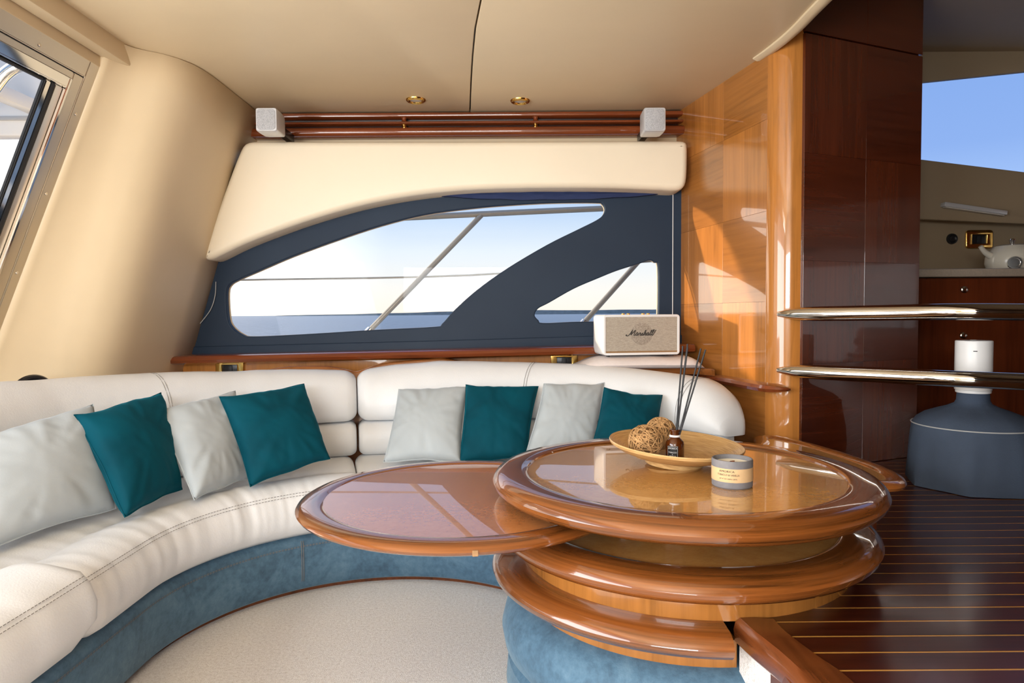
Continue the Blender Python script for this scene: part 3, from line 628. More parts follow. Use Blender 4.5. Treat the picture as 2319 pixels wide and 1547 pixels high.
def sofa_sweep(name, a0, a1, prof_fn, mat, parent, n=90, end0=0, end1=0, wr=0., wf=9., wrz=1.5, minsc=.12):
    """prof_fn(a, I, O, n) -> closed list of points; the ends are puffed round over end0/end1 metres"""
    rings = []; L0, L1 = arc_len(a0), arc_len(a1); L = L1-L0
    ss = set()
    for i in range(n+1): ss.add(L*i/n)
    for e, flip in ((end0, 0), (end1, 1)):
        if e:
            for q in (0, .02, .07, .15, .27, .42, .6, .8): ss.add(q*e if not flip else L-q*e)
    for s in sorted(ss):
        l = L0+s; a = math.degrees(l/.95) if l <= R(180)*.95 else 180+(l-R(180)*.95)*100
        I, O, nn = station(a); P = [Vector(p) for p in prof_fn(a, I, O, nn)]
        k = 1.
        if end0 and s < end0: q = 1-s/end0; k = math.sqrt(max(0, 1-q*q))
        if end1 and L-s < end1: q = 1-(L-s)/end1; k = min(k, math.sqrt(max(0, 1-q*q)))
        ce = sum(P, Vector())/len(P)
        if k < 1:
            ms = minsc if max(end0, end1) > .1 and s < L/2 else .62
            if end0 > .1 and s < L/2:      # free end of the backrest: a dome that keeps its base
                zb_ = min(p.z for p in P); kk_ = .04+.96*k
                P = [Vector((ce.x+(p.x-ce.x)*(.35+.65*k), ce.y+(p.y-ce.y)*(.35+.65*k), zb_+(p.z-zb_)*kk_)) for p in P]
            else: P = [ce+(p-ce)*(ms+(1-ms)*k) for p in P]
        if wr:
            Q = []
            for p in P:
                d = (p-ce).normalized(); w = noise.noise(Vector((l*wf, (p-I).dot(nn)*wrz, p.z*wrz)))+.5*noise.noise(Vector((l*wf*2.3, (p-I).dot(nn)*wrz*2+7, p.z*wrz*2)))
                Q.append(p+d*wr*w*min(1, max(0, (p.z-.235)/.07) if p.z < .5 else 1)*(.35+1.3*max(0, noise.noise(Vector((l*2.1, 3.3, 0)))+.35)))
            P = Q
        rings.append([tuple(p-OFF) for p in P])
    return loft(name, rings, mat, parent, angle=60)
OFF = Vector((SX, SY, 0))
sofa = thing('curved_sofa', 'white leather curved sofa with blue suede skirt', 'sofa', tuple(OFF))
def dz(L): return lambda a, I, O, n: [I+n*d+Vector((0, 0, z)) for d, z in L]
sofa_sweep('plinth', 30, 296, dz([(.034, 0), (.034, .024), (.09, .024), (.09, 0)]), 'trim', sofa, 110)
sofa_sweep('skirt', 30, 296, dz([(.010, .020), (.002, .028), (-.002, .10), (-.001, .175), (.003, .196), (.02, .212), (.10, .212), (.10, .020)]), 'blue_suede', sofa, 140, wr=.0015, wf=6)
def seat_prof(raise_=0., fwd=0.):
    def fn(a, I, O, n):
        L = (O-I).length-.055
        pts = [(0.012, .214), (-.018, .232), (-.034-fwd, .270), (-.036-fwd, .310), (-.022-fwd, .350), (.002-fwd, .378), (.040, .396), (.085, .402), (.125, .397), (.155, .386), (.178, .379), (.205, .386), (.25, .392), (.36, .394), (L*.75, .392), (L, .386), (L, .30), (L, .22), (.2, .214)]
        return [I+n*d+Vector((0, 0, z+(raise_ if z > .25 else 0))) for d, z in pts]
    return fn
SPLIT = 105.2
sofa_sweep('seat_cushion', 32, SPLIT-.15, seat_prof(), 'white_leather', sofa, 90, .05, .045, .0035, 13, .6)
sofa_sweep('seat_cushion', SPLIT+.15, 207.8, seat_prof(), 'white_leather', sofa, 170, .045, .06, .0050, 13, .6)
sofa_sweep('seat_cushion', 207.9, 296, seat_prof(.032, .040), 'white_leather', sofa, 60, .06, .03, .0025, 10, .6)
ZT = [(22, .70), (27, .712), (32, .724), (38, .737), (46, .752), (58, .772), (70, .780), (87, .786), (96, .772), (101, .758), (104, .748), (106, .752), (112, .760), (123, .768), (136, .776), (150, .786), (168, .797), (200, .80)]
def back_up(a, I, O, n):
    zt = interp(ZT, a); h = zt-.535
    pts = [(-.085, .0), (-.118, .04), (-.128, .16), (-.128, .35), (-.118, .55), (-.096, .74), (-.060, .90), (-.015, .985), (.025, 1.0), (.065, .975), (.092, .88), (.104, .7), (.108, .3), (.105, 0), (.0, -.005)]
    return [O+n*d+Vector((0, 0, .535+q*h)) for d, q in pts]
def back_lo(a, I, O, n):
    pts = [(-.080, .385), (-.118, .392), (-.140, .420), (-.146, .458), (-.140, .497), (-.118, .526), (-.080, .534), (.0, .534), (.0, .385)]
    return [O+n*d+Vector((0, 0, z)) for d, z in pts]
sofa_sweep('back_cushion', 29.0, 104.1, back_up, 'white_leather', sofa, 110, .15, .045, .0028, 5, 2.0)
sofa_sweep('back_cushion', 104.3, 296, back_up, 'white_leather', sofa, 150, .045, .03, .0036, 8, 1.0)
sofa_sweep('lumbar_roll', 29.0, 104.0, back_lo, 'white_leather', sofa, 90, .02, .03, .002, 6, 2.0)
sofa_sweep('lumbar_roll', 104.5, 296, back_lo, 'white_leather', sofa, 130, .03, .03, .002, 6, 2.0)
def back_board(a, I, O, n):
    zt = interp(ZT, a)-.004
    zt += .004-.035*max(0, (abs(a-102)-14)/8)**1.5
    if 99 < a < 109: zt -= .020*(1-abs(a-104)/5)
    return [O+n*d+Vector((0, 0, z)) for d, z in ((.112, .25), (.112, zt), (.117, zt+.007), (.126, zt+.008), (.132, zt), (.132, .25))]
sofa_sweep('back_board', 80, 124, back_board, 'cherry_x', sofa, 60)
def stitch(a_list, fn, name='stitching', dash=.007, gap=.004, r=.0009, rows=1):
    """short thread dashes laid along the polyline fn(t)"""
    bm = bmesh.new()
    for row in rows if isinstance(rows, (list, tuple)) else [0]:
        P = [Vector(fn(a, row))-OFF for a in a_list]; acc = 0; on = True; start = P[0]; seglen = dash
        i = 0; pos = P[0]; left = dash
        while i < len(P)-1:
            d = P[i+1]-pos; l = d.length
            if l < left: left -= l; i += 1; pos = P[i]; continue
            nxt = pos+d.normalized()*left
            if on: bm_tube(bm, [start, nxt], r, 4, False)
            pos = nxt; start = nxt; on = not on; left = dash if on else gap
    return from_bm(name, bm, 'thread', sofa)
def fr(a0, a1, n): return [a0+(a1-a0)*i/n for i in range(n+1)]
def seat_line(rowoff, fwd=0, rz=0):
    def f(a, row):
        I, O, n = station(a); return I+n*(-.011-fwd+row*.009)+Vector((0, 0, .3685+row*.0085+rz))
    return f
stitch(fr(109, 207, 160), seat_line(0), rows=(-.45, .45))
stitch(fr(213, 294, 90), seat_line(0, .040, .032), rows=(-.45, .45))
stitch(fr(45, 101, 80), seat_line(0), rows=(-.45, .45))
def skirt_line(a, row): I, O, n = station(a); return I+n*(-.0035)+Vector((0, 0, .178+row*.004))
stitch(fr(35, 294, 300), skirt_line, 'skirt_stitching', rows=(-.45, .45))
def seam_across(a, prof, i0, i1, name='seam', off=0., r=.0011):
    """seam that runs over the cushion from profile point i0 to i1"""
    I, O, n = station(a); P = [Vector(p) for p in prof(a, I, O, n)]; ce = sum(P, Vector())/len(P)
    Q = smooth_path([p+(p-ce).normalized()*.0012-OFF for p in P[i0:i1+1]], 4)
    return tube(name, Q, r, 'thread', sofa, seg=5)
for a in (67.5, 142.5): 
    seam_across(a, back_up, 1, 9, r=.0008); seam_across(a+.5, back_up, 1, 9, r=.0008)
for a in (37.0, 37.7): seam_across(a, back_up, 1, 9, 'end_seam', r=.0008)
for a in (123.5, 124.1): seam_across(a, lambda a, I, O, n: [I+n*d+Vector((0, 0, z)) for d, z in [(.010, .05), (-.003, .060), (-.005, .12), (-.004, .175), (.0, .196), (.02, .213), (.1, .21), (.1, .05)]], 0, 4, 'skirt_seam')

# ------------------------------------------------------------------ cushions
def cushion(name, lab, mat, C4, thick, seed, group, pinch=.0):
    TL, TR, BR, BL = [Vector(c) for c in C4]; ce = (TL+TR+BR+BL)/4; base = (BR+BL)/2
    nrm = (TR-TL).cross(BL-TL).normalized()
    if nrm.y > 0: nrm = -nrm
    t = thing(name, lab, 'cushion', tuple(base), group=group)
    n = 34; rnd = random.Random(seed); ox = rnd.random()*50
    v, f = [], []
    def bil(u, w): return TL*(1-u)*(1-w)+TR*u*(1-w)+BR*u*w+BL*(1-u)*w
    for side in (1, -1):
        for j in range(n+1):
            for i in range(n+1):
                a, b = i/n, j/n
                # edges bow inwards between the corners
                u = .5+(a-.5)*(1-.055*(1-(2*b-1)**2)); w = .5+(b-.5)*(1-.055*(1-(2*a-1)**2))
                p = bil(u, w)
                ex, ey = max(0, 1-(2*a-1)**2), max(0, 1-(2*b-1)**2)
                h = thick/2*(ex**.38)*(ey**.38)
                q = Vector((a*2, b*2, ox))
                edge = 1-min(1, min(a, 1-a, b, 1-b)*5)
                th = math.atan2(b-.5, a-.5); rad = math.hypot(a-.5, b-.5)*2
                fold = noise.noise(Vector((math.cos(th)*4.5, math.sin(th)*4.5, ox)))*max(0, rad-.35)
                wrk = noise.noise(q*1.6)*.6+.5*noise.noise(Vector((a*3+b*2, (b-a)*9, ox)))*(.3+edge)
                h *= 1+.09*wrk+.30*fold; h += .0035*noise.noise(Vector((a*7+b*5, (b-a)*16, ox+4)))*(ex*ey)**.3*(.3+edge+max(0, noise.noise(q*1.3)))
                p = p+nrm*h*side*(1.0 if side > 0 else .8)
                p = p+Vector((0, 0, 1))*0.010*noise.noise(Vector((a*3, b*3, ox+9)))*edge
                v.append(p-base)
        off = 0 if side == 1 else (n+1)**2
        for j in range(n):
            for i in range(n):
                q = off+j*(n+1)+i; f.append((q, q+1, q+n+2, q+n+1))
    me = bpy.data.meshes.new('cover'); me.from_pydata([tuple(p) for p in v], [], f); bm = bmesh.new(); bm.from_mesh(me); bpy.data.meshes.remove(me)
    bmesh.ops.remove_doubles(bm, verts=bm.verts, dist=1e-4); cov = from_bm('cover', bm, mat, t, angle=75)
    # piped seam round the edge
    N_ = 14; P = []
    for s in range(4):
        for i in range(N_):
            e = i/N_; a, b = ((e, 0), (1, e), (1-e, 1), (0, 1-e))[s]
            u = .5+(a-.5)*(1-.055*(1-(2*b-1)**2)); w = .5+(b-.5)*(1-.055*(1-(2*a-1)**2))
            edge = 1; P.append(bil(u, w)-base+Vector((0, 0, 1))*0.010*noise.noise(Vector((a*3, b*3, ox+9))))
    tube('seam', P, .0022, mat, t, seg=6, closed=True)
    return t
GG, GT = 'pale grey cushions on the sofa', 'teal cushions on the sofa'
CU = {
'G1': [(-1.482, 1.826, .667), (-1.328, 2.158, .725), (-1.212, 2.065, .418), (-1.331, 1.68, .418)],
'T1': [(-1.322, 2.054, .702), (-1.232, 2.39, .732), (-1.098, 2.249, .424), (-1.120, 1.952, .424)],
'G2': [(-1.217, 2.308, .681), (-1.06, 2.609, .714), (-.948, 2.432, .415), (-1.016, 2.16, .415)],
'T2': [(-1.059, 2.464, .706), (-.83, 2.717, .728), (-.678, 2.517, .47), (-.9, 2.324, .415)],
'G3': [(-.491, 2.95, .677), (-.188, 2.92, .688), (-.205, 2.686, .415), (-.516, 2.704, .415)],
'T3': [(-.197, 2.90, .701), (.111, 2.915, .688), (.053, 2.70, .415), (-.216, 2.69, .415)],
'G4': [(.133, 2.869, .704), (.392, 2.911, .704), (.32, 2.726, .415), (.041, 2.694, .415)],
'T4': [(0.364, 2.699, 0.703), (0.601, 2.731, 0.669), (0.525, 2.503, 0.454), (0.278, 2.511, 0.454)]}
cushion('grey_cushion', 'large pale grey velvet cushion at far left of the sofa', 'grey_velvet', CU['G1'], .13, 1, GG)
cushion('teal_cushion', 'teal velvet cushion beside the leftmost grey cushion', 'teal', CU['T1'], .14, 2, GT)
cushion('grey_cushion', 'pale grey velvet cushion between the two left teal cushions', 'grey_velvet', CU['G2'], .13, 3, GG)
cushion('teal_cushion', 'teal velvet cushion just left of the backrest split, above the table leaf', 'teal', CU['T2'], .13, 4, GT)
cushion('grey_cushion', 'pale grey velvet cushion just right of the backrest split', 'grey_velvet', CU['G3'], .13, 5, GG)
cushion('teal_cushion', 'teal velvet cushion between the two right grey cushions', 'teal', CU['T3'], .11, 6, GT)
cushion('grey_cushion', 'pale grey velvet cushion between the two right teal cushions', 'grey_velvet', CU['G4'], .11, 7, GG)
cushion('teal_cushion', 'rightmost teal velvet cushion behind the bamboo bowl', 'teal', CU['T4'], .11, 8, GT)

# ------------------------------------------------------------------ round tiered table
tb = thing('round_table', 'round tiered cherry table on a blue suede pedestal', 'table', (TC[0], TC[1], 0))
lathe('pedestal_foot', [(0, .001), (.40, .001), (.43, .02), (.445, .07), (.44, .13), (.42, .15), (0, .15)], 'blue_suede', tb, seg=96)
lathe('pedestal_cushion', [(.38, .135), (.425, .142), (.448, .17), (.455, .21), (.445, .25), (.425, .275), (.39, .29), (.30, .29)], 'blue_suede', tb, seg=96)
lathe('lower_apron', [(.30, .262), (.388, .262), (.392, .268), (.392, .345), (.30, .345)], 'cherry_apron', tb, seg=72, a0=92, a1=273, cap=True)
def ring_prof(r, rin, z0, z1, lip=.004):
    h = z1-z0
    return [(rin, z0), (r-.035, z0), (r-.014, z0+h*.10), (r-.004, z0+h*.30), (r, z0+h*.52), (r-.004, z0+h*.72), (r-.014, z0+h*.90), (r-.030, z1-.0006), (rin+.018, z1), (rin+.008, z1-.001), (rin+.002, z1-.004), (rin, z1-lip-.002)]
sh = ring_prof(.480, .25, .338, .388)
lathe('lower_shelf', sh, 'cherry_rim', tb, seg=90, a0=92, a1=268.6, cap=True)
lathe('upper_apron', [(.25, .386), (.398, .386), (.400, .39), (.400, .448), (.25, .448)], 'cherry_apron', tb, seg=96)
b2 = lathe('tray', ring_prof(.464, .372, .436, .490), 'cherry_rim', tb, seg=110)
lathe('burl_panel', [(0, .482), (.374, .482), (.374, .455), (0, .455)], 'burl', b2, seg=96)
lathe('pillar', [(.10, .478), (.10, .56)], 'cherry_apron', tb, seg=40)
tr_ = lathe('top', ring_prof(.476, .388, .553, .604, .006), 'cherry_rim', tb, seg=120)
lathe('burl_panel', [(0, .596), (.390, .596), (.390, .565), (0, .560)], 'burl', tr_, seg=96)
lf_ = lathe('swing_leaf', ring_prof(.412, .345, .515, .543, .003), 'cherry_rim', tb, (-.129-TC[0], 1.742-TC[1], 0), 110)
lathe('burl_panel', [(0, .539), (.347, .539), (.347, .520), (0, .518)], 'burl_red', lf_, (0, 0, 0), 96)
bm = bmesh.new(); bm_box(bm, -.006, .006, -.002, .002, -.006, .006, .001, 1)
la = R(-82.5); q = from_bm('leaf_latch', bm, 'cork', lf_, (.4125*math.cos(la), .4125*math.sin(la), .528)); q.rotation_euler = (0, 0, la+R(90))
# corner table between the sofa end and the column
ct = thing('corner_table', 'cherry corner table with burl inlay behind the round table', 'table', (.80, 2.15, .392))
oc = smooth_path([(.965, 2.555, 0), (1.01, 2.50, 0), (1.06, 2.367, 0), (1.095, 2.18, 0), (1.108, 1.99, 0), (1.085, 1.87, 0), (1.03, 1.805, 0), (.955, 1.81, 0), (.91, 1.89, 0), (.87, 1.985, 0), (.80, 2.08, 0), (.75, 2.16, 0), (.78, 2.28, 0), (.86, 2.42, 0), (.90, 2.53, 0)], 6, True)
ol = [(p.x-.80, p.y-2.15) for p in oc]
bm = bmesh.new(); bm_tube(bm, [(x, y, 0) for x, y in inset(ol, .027)], .027, 12, True, True)
for v_ in bm.verts: v_.co.z *= .58
from_bm('table_rim', bm, 'cherry_x', ct, (0, 0, .528-.392))
plate('table_panel', [inset(ol, .03)], .014, 0, 'burl', xy(.528-.392), ct)
plate('cabinet_body', [inset(ol, .075)], .122, 0, 'cherry_shade_v', xy(.062), ct)

# ------------------------------------------------------------------ things on the table
zt_ = .5965
bw = thing('bamboo_bowl', 'wide shallow bamboo bowl on the round table', 'bowl', (.432, 1.815, zt_+.001), (R(2.0), R(3.2), 0))
lathe('dish', [(0, .018), (.06, .018), (.09, .022), (.13, .033), (.160, .047), (.172, .056), (.175, .058), (.1765, .055), (.174, .049), (.150, .034), (.11, .020), (.075, .012), (0, .012)], 'bamboo', bw, seg=72)
lathe('foot', [(.0, .012), (.066, .013), (.070, .008), (.078, .001), (.074, .0), (.0, .0)], 'bamboo', bw, seg=60)
def twine_ball(loc, r, seed, lab):
    rnd = random.Random(seed); t = thing('twine_ball', lab, 'ball', (loc[0], loc[1], loc[2]-r), group='twine balls in the bowl')
    bm = bmesh.new(); bmesh.ops.create_uvsphere(bm, u_segments=28, v_segments=18, radius=r*.93)
    for v_ in bm.verts: v_.co *= 1+.03*noise.noise(v_.co*60); v_.co.z += r
    from_bm('core', bm, 'twine_core', t)
    bm = bmesh.new()
    for k in range(58):
        ax = Vector((rnd.gauss(0, 1), rnd.gauss(0, 1), rnd.gauss(0, 1))).normalized(); u_ = ax.orthogonal().normalized(); w_ = ax.cross(u_)
        off = rnd.uniform(-.55, .55); rr = math.sqrt(1-off*off); lift = rnd.uniform(.95, 1.02); a_ = rnd.uniform(0, 6.28); sp = rnd.uniform(2.5, 6.28)
        pts = []
        for i in range(26):
            th = a_+sp*i/25; p = (u_*math.cos(th)*rr+w_*math.sin(th)*rr+ax*(off+.05*math.sin(th*2+k)))
            pts.append(p.normalized()*r*lift+Vector((0, 0, r)))
        bm_tube(bm, pts, rnd.uniform(.0011, .0017), 5, False)
    o = from_bm('winding', bm, 'twine', t); o['kind'] = 'stuff'; return t
twine_ball((.345, 1.772, .664), .0445, 3, 'larger jute twine ball at the front of the bamboo bowl')
twine_ball((.402, 1.852, .672), .043, 5, 'jute twine ball behind the amber reed bottle')
bt = thing('reed_diffuser', 'amber glass reed diffuser bottle with black label in the bowl', 'diffuser', (.418, 1.752, .6155)); bt.scale = (1.05, 1.05, 1.16)
lathe('bottle', [(0, 0), (.020, 0), (.0225, .003), (.0225, .040), (.021, .046), (.013, .054), (.0105, .057), (.0105, .068), (.013, .069), (.013, .073), (.009, .073), (.009, .066), (0, .05)], 'amber', bt, seg=36)
lathe('collar', [(.0106, .0565), (.0135, .0568), (.0135, .0605), (.0106, .061)], 'white_plastic', bt, seg=28)
def wrapped(name, parent, r, w_deg, z0, z1, mid, mat, off=0.):
    v, f = [], []; n = 14
    for i in range(n+1):
        a = R(mid-w_deg/2+w_deg*i/n)
        for rr in (r, r+.0004):
            for z in (z0, z1): v.append(((rr+off)*math.cos(a), (rr+off)*math.sin(a), z))
    for i in range(n):
        b_, c_ = i*4, i*4+4
        f += [(b_+2, c_+2, c_+3, b_+3), (b_, b_+1, c_+1, c_), (b_+1, b_+3, c_+3, c_+1), (b_, c_, c_+2, b_+2)]
    return from_data(name, v, f, mat, parent)
def wrapped_text(body, size, parent, r, mid, z, mat, xs=1., name='lettering', weight=0):
    me = text_mesh(body, size)
    for v_ in me.vertices:
        a = R(mid)+v_.co.x*xs/r; y = v_.co.y; v_.co = ((r)*math.cos(a), (r)*math.sin(a), z+y)
    return link(name, me, mat, parent, smooth=False)
lb_mid = -118
la_ = wrapped('label', bt, .0227, 70, .0055, .039, lb_mid, 'black')
for z0_ in (.0375, .0085): wrapped('label_border', la_, .0230, 60, z0_, z0_+.0004, lb_mid, 'white_ink')
for da in (-30, 30): wrapped('label_border', la_, .0230, 1.1, .0085, .0379, lb_mid+da, 'white_ink')
wrapped_text('AMORICA', .0050, la_, .0236, lb_mid, .0335, 'white_ink'); wrapped_text('TOBACCO', .0042, la_, .0236, lb_mid, .0245, 'white_ink'); wrapped_text('&', .0035, la_, .0236, lb_mid, .0205, 'white_ink'); wrapped_text('VANILLA', .0042, la_, .0236, lb_mid, .0165, 'white_ink')
for (x1, y1, h1) in ((.0195, -.002, .258), (.034, .006, .262), (.068, .002, .252), (.078, -.006, .250), (.030, -.010, .256)):
    tube('reed', [(-x1*.08, -y1*.3, .006), (x1*.93, y1, h1)], .0021, 'reed', bt, seg=8)
cd = thing('candle', 'grey concrete candle jar with kraft paper label on the table', 'candle', (.512, 1.585, zt_-.0005))
lathe('jar', [(0, 0), (.043, 0), (.046, .003), (.0465, .062), (.045, .0645), (.0425, .0645), (.0405, .062), (.040, .050), (0, .050)], 'concrete', cd, seg=64)
lathe('wax', [(0, .0535), (.036, .0535), (.0403, .0545), (.0403, .049)], 'wax', cd, seg=48)
bm = bmesh.new(); bm_box(bm, -.007, .007, -.0007, .0007, .0500, .0580, .0003, 1, Matrix.Rotation(R(25), 4, 'Z')); from_bm('wooden_wick', bm, 'slat', cd)
lab_ = wrapped('label', cd, .0466, 215, .0165, .0475, -95, 'kraft')
CM = -123
wrapped_text('AMORICA', .0068, lab_, .0475, CM, .0415, 'ink', 1.15); wrapped_text('TOBACCO & VANILLA', .0062, lab_, .0475, CM+4, .0335, 'ink', .82); wrapped_text('NET WT. SOY CANDLE | 200 ML', .0040, lab_, .0475, CM+4, .0245, 'ink', .72)

# ------------------------------------------------------------------ speaker on folded towel
shf = plate('wall_corner_shelf', [[(.28, 3.09), (.84, 3.09), (.885, 3.0), (.90, 3.12), (.862, 3.36), (.28, 3.36)]], .03, .003, 'cherry_x', xy(.735)); struct(shf, 'cherry corner shelf behind the sofa', 'shelf')
rg = []
for i in range(31):
    x = .295+.565*i/30; e = min(1, min(i/7, (30-i)/2.5))**.6; w_ = noise.noise(Vector((x*9, 0, 2)))*.005
    h = .052*e*(1-.06*(i/30))+w_
    k = .85+.15*e
    rg.append([(x, 3.20+(y-3.20)*k+.006*noise.noise(Vector((x*7, y*5, z))), .751+z*max(.12, h/.05)) for y, z in ((3.035, .006), (3.022, .018), (3.030, .034), (3.055, .046), (3.12, .051), (3.20, .051), (3.30, .050), (3.345, .04), (3.35, .02), (3.345, .0), (3.2, .0), (3.06, .0))])
o = loft('folded_towel', rg, 'towel', angle=70); tag(o, 'folded pale pink towel under the white speaker', 'towel')
sp = thing('bluetooth_speaker', 'white box speaker with beige grille and script logo', 'speaker', (.572, 3.165, .805), (0, 0, R(8)))
W2, Hs, D2 = .178, .182, .085
def rrect(w, h, r, n=6):
    out = []
    for cx_, cz, st_ in ((w-r, -h+r, 270), (w-r, h-r, 0), (-w+r, h-r, 90), (-w+r, -h+r, 180)):
        out += [(cx_+r*math.cos(R(st_+90*k/n)), cz+r*math.sin(R(st_+90*k/n))) for k in range(n+1)]
    return out
def at_z(L, zc): return [(x, z+zc) for x, z in L]
zc = .006+Hs/2
plate('cabinet', [at_z(rrect(W2-.004, Hs/2-.004, .012), zc)], D2*2-.012, .004, 'white_plastic', xz(.006), sp)
plate('front_bezel', [at_z(rrect(W2-.002, Hs/2-.002, .013), zc), at_z(rrect(W2-.009, Hs/2-.009, .005), zc)], .012, .002, 'white_plastic', xz(-D2+.001), sp)
gri = box('grille', -W2+.009, W2-.009, -D2-.002, -D2+.004, zc-Hs/2+.018, zc+Hs/2-.009, 'grille', sp)
box('base_strip', -W2+.009, W2-.009, -D2-.0025, -D2+.004, zc-Hs/2+.006, zc-Hs/2+.018, 'cork', sp)
for x in (-.15, .15):
    for y in (-.065, .065): lathe('foot', [(0, 0), (.008, 0), (.009, .007), (0, .007)], 'rubber', sp, (x, y, 0), 12)
for x in (-.06, -.035, .035, .06): lathe('control_knob', [(0, .006), (.007, .006), (.008, 0)], 'brass', sp, (x, 0, Hs+.0055), 16)
q = lathe('driver', [(0, .0006), (.046, .0006), (.050, .0)], 'grille_dark', gri, (0, -D2-.002, zc+.004), 40); q.rotation_euler = (R(90), 0, 0)
# script lettering drawn stroke by stroke
lt = {
 'M': [[(0, 1.0), (1.0, .55), (2.2, 1.6), (3.4, 3.9), (3.6, 4.1), (3.3, 2.4), (3.0, 1.1), (3.9, 2.3), (5.4, 4.0), (5.6, 4.0), (5.2, 2.2), (5.0, 1.0), (5.4, .8), (6.0, 1.2)], [(.2, 1.3), (-.3, 1.0), (.1, .6), (1.0, .55)]],
 'a': [[(7.6, 2.3), (6.9, 2.5), (6.3, 1.8), (6.3, 1.1), (6.8, .8), (7.4, 1.5), (7.7, 2.4), (7.4, 1.2), (7.7, .8), (8.3, 1.3)]],
 'r': [[(8.3, 1.3), (8.6, 2.2), (8.9, 2.5), (9.0, 2.1), (9.5, 2.3), (9.3, 1.3), (9.5, .8), (10.1, 1.3)]],
 's': [[(10.1, 1.3), (10.7, 2.4), (10.8, 1.8), (11.0, 1.2), (10.6, .8), (10.2, 1.0), (10.8, .8), (11.6, 1.4)]],
 'h': [[(11.6, 1.4), (12.5, 3.4), (12.7, 4.0), (12.3, 3.9), (11.9, 2.4), (11.6, .8), (12.2, 1.9), (12.8, 2.4), (12.9, 1.9), (12.7, 1.1), (13.0, .8), (13.6, 1.3)]],
 'a2': [[(14.8, 2.3), (14.1, 2.5), (13.6, 1.8), (13.6, 1.1), (14.0, .8), (14.6, 1.5), (14.9, 2.4), (14.6, 1.2), (14.9, .8), (15.4, 1.3)]],
 'l': [[(15.4, 1.3), (16.4, 3.2), (16.7, 4.1), (16.3, 4.0), (15.9, 2.6), (15.7, 1.2), (16.0, .8), (16.7, 1.4)]],
 'l2': [[(16.7, 1.4), (17.6, 3.2), (18.0, 4.3), (17.6, 4.2), (17.1, 2.7), (16.9, 1.2), (17.3, .8), (18.0, 1.6), (18.8, 3.4), (19.3, 4.2)]]}
bm = bmesh.new(); kk = .0070
for L in lt.values():
    for s_ in L:
        bm_tube(bm, smooth_path([((x-9.6)*kk+(y-2)*.0012, 0, (y-2.3)*kk) for x, y in s_], 5), .00165, 6)
from_bm('script_logo', bm, 'brass_dark' if 'brass_dark' in M else 'ink', gri, (-.004, -D2-.0035, zc+.008))
bm = bmesh.new()

# ------------------------------------------------------------------ small ceiling things
for x, y, lb in ((-.44, 3.232, 'brass rimmed downlight left of the ceiling joint'), (.046, 3.256, 'brass rimmed downlight right of the ceiling joint')):
    t = thing('downlight', lb, 'downlight', (x, y, 1.9905), group='recessed ceiling downlights')
    lathe('bezel', [(.028, .008), (.030, .003), (.036, -.001), (.042, .001), (.046, .006), (.047, .011), (.03, .011)], 'brass', t, seg=40)
    lathe('lens', [(0, .003), (.018, .004), (.029, .007), (.029, .009)], 'lens', t, seg=32)
def satellite(lab, x0, x1, z0, z1):
    w, h = (x1-x0)/2, (z1-z0)/2; t = thing('satellite_speaker', lab, 'speaker', ((x0+x1)/2, 3.05, z0), group='silver satellite speakers under the ceiling')
    rg = []
    for y, k, ext in ((0, .96, 0), (.004, 1, 0), (.05, 1.0, 0), (.10, .97, 0), (.13, .86, 0), (.15, .66, 0)):
        rg.append([(px_*k, y, h+pz*k) for px_, pz in rrect(w, h, .009, 3)])
    loft('housing', rg, 'silver', t, angle=50)
    plate('grille', [at_z(rrect(w*.84, h*.86, .014, 5), h)], .004, .001, 'mesh', xz(-.001), t)
    box('bracket', -.015, .015, .145, .345, h-.02, h+.02, 'black', t, .002)
    return t
satellite('silver cube speaker left, next to the cream pillar', -1.122, -1.029, 1.812, 1.914)
satellite('silver cube speaker right, next to the cherry wall', .588, .684, 1.800, 1.904)

# round black speaker ring low on the pillar behind the sofa
rs = thing('wall_speaker', 'round black speaker ring peeking over the sofa back at left', 'speaker', (-1.70, 2.42, .725))
q = lathe('ring', [(.055, .006), (.060, .012), (.068, .010), (.072, 0), (.05, 0)], 'black', rs, seg=40); q.rotation_euler = (0, R(90), R(-35))
q = lathe('cone', [(0, .004), (.02, .008), (.055, .003)], 'rubber', rs, seg=32); q.rotation_euler = (0, R(90), R(-35))

# ------------------------------------------------------------------ steel rails
for z_, zz, lb in ((.992, 1.0, 'upper polished steel handrail in front of the shade-painted cherry panel'), (.776, .77, 'lower polished steel handrail in front of the shade-painted cherry panel')):
    t = thing('handrail', lb, 'handrail', (1.030, 2.625, z_), group='steel handrails on the column')
    pts = smooth_path([(.0, .0, 0), (.13, -.135, .001), (.26, -.27, .003), (.355, -.385, .005), (.41, -.435, .005), (.48, -.47, .004), (.70, -.55, .0), (1.2, -.72, 0)], 6)
    rr = [.0268]*len(pts); k = [.35, .60, .78, .9, .97]
    for i, q in enumerate(k): rr[i] = .0268*q
    pts2 = [Vector((-.004, .010, 0))]+pts[1:]
    bm = bmesh.new(); bm_tube(bm, pts2, rr, 24); from_bm('tube', bm, 'steel', t, angle=60)
    lathe('end_cap', [(0, .012), (.006, .010), (.009, .004), (.009, 0)], 'steel', t, (-.004, .010, 0), 16).rotation_euler = (R(90), 0, R(135))

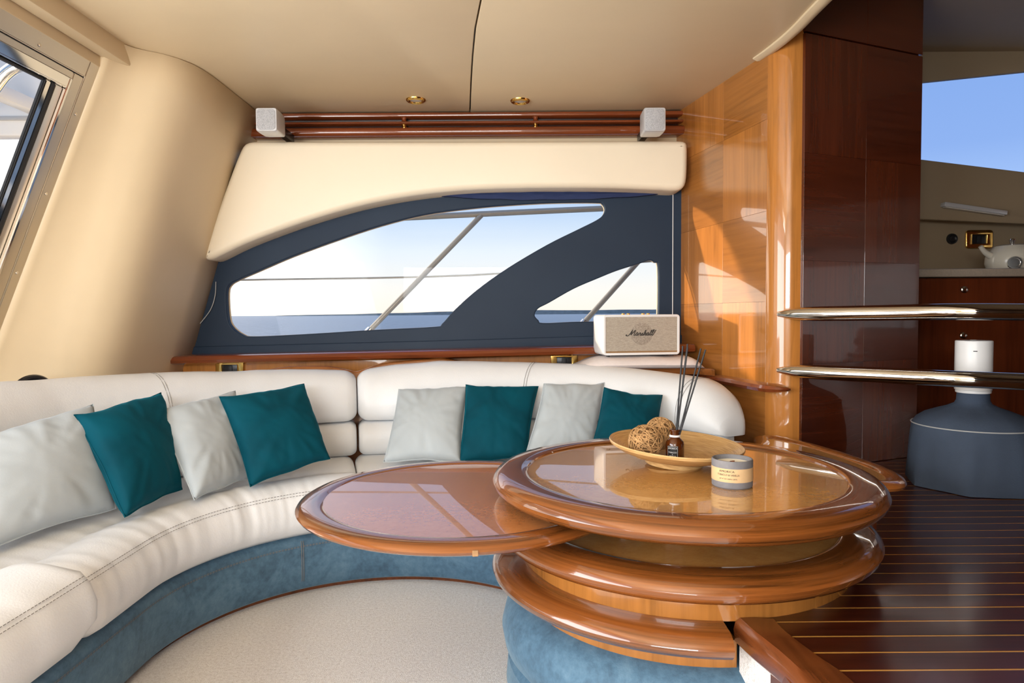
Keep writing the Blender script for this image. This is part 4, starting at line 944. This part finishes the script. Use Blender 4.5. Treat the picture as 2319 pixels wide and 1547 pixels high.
# ------------------------------------------------------------------ water bottle under slate cloth cover with white pump
wb = thing('covered_water_bottle', 'large water bottle under a slate blue cloth cover', 'bottle', (1.612, 2.385, .392))
n = 72
def cov_ring(r, z, amp=0., poly=0.):
    out = []
    for i in range(n):
        a = 2*math.pi*i/n; fold = 1+amp*noise.noise(Vector((math.cos(a)*3.1, math.sin(a)*3.1, z*6)))
        pr = math.cos(math.pi/7)/math.cos(((a+.35) % (2*math.pi/7))-math.pi/7)
        rr = r*fold*(1-poly+poly*pr*1.04); out.append((rr*math.cos(a), rr*math.sin(a), z))
    return out
rg = [cov_ring(.205, .0, .03, .9), cov_ring(.205, .04, .05, .75), cov_ring(.200, .10, .06, .45), cov_ring(.193, .16, .05, .2), cov_ring(.187, .200, .01), cov_ring(.185, .210, .0)]
loft('skirt_cover', rg, 'bottle_cloth', wb)
rg = [cov_ring(.185, .210), cov_ring(.172, .228, .02), cov_ring(.145, .246, .05), cov_ring(.110, .260, .07), cov_ring(.078, .272, .06), cov_ring(.056, .284, .03), cov_ring(.050, .296, .02), cov_ring(.049, .315, .02), cov_ring(.048, .322)]
loft('shoulder_cover', rg, 'bottle_cloth', wb)
tube('piping', [(.187*math.cos(2*math.pi*i/64), .187*math.sin(2*math.pi*i/64), .2105) for i in range(64)], .0022, 'grey_gel', wb, seg=6, closed=True)
pu = thing('water_pump', 'white electric water pump on top of the covered bottle', 'pump', (1.612, 2.385, .7145), (0, 0, R(-30)))
def dshape(k=1):
    fr_ = [(.056*k*math.cos(R(a)), .056*k*math.sin(R(a))) for a in range(180, 361, 12)]
    return fr_+[(.056*k, .012*k), (.022*k, .066*k), (-.022*k, .066*k), (-.056*k, .012*k)]
plate('housing', [inset(dshape(), .004)], .174, .004, 'white_plastic', xy(.095), pu)
lathe('neck_ring', [(.044, .0), (.053, .0), (.054, .006), (.053, .012), (.044, .012)], 'white_plastic', pu, (0, 0, .000), 40)
lathe('button', [(0, .0015), (.010, .0015), (.011, 0)], 'grey_gel', pu, (0, .02, .182), 20)
box('status_light', -.006, .006, -.0572, -.055, .145, .148, 'black', pu, .0005)
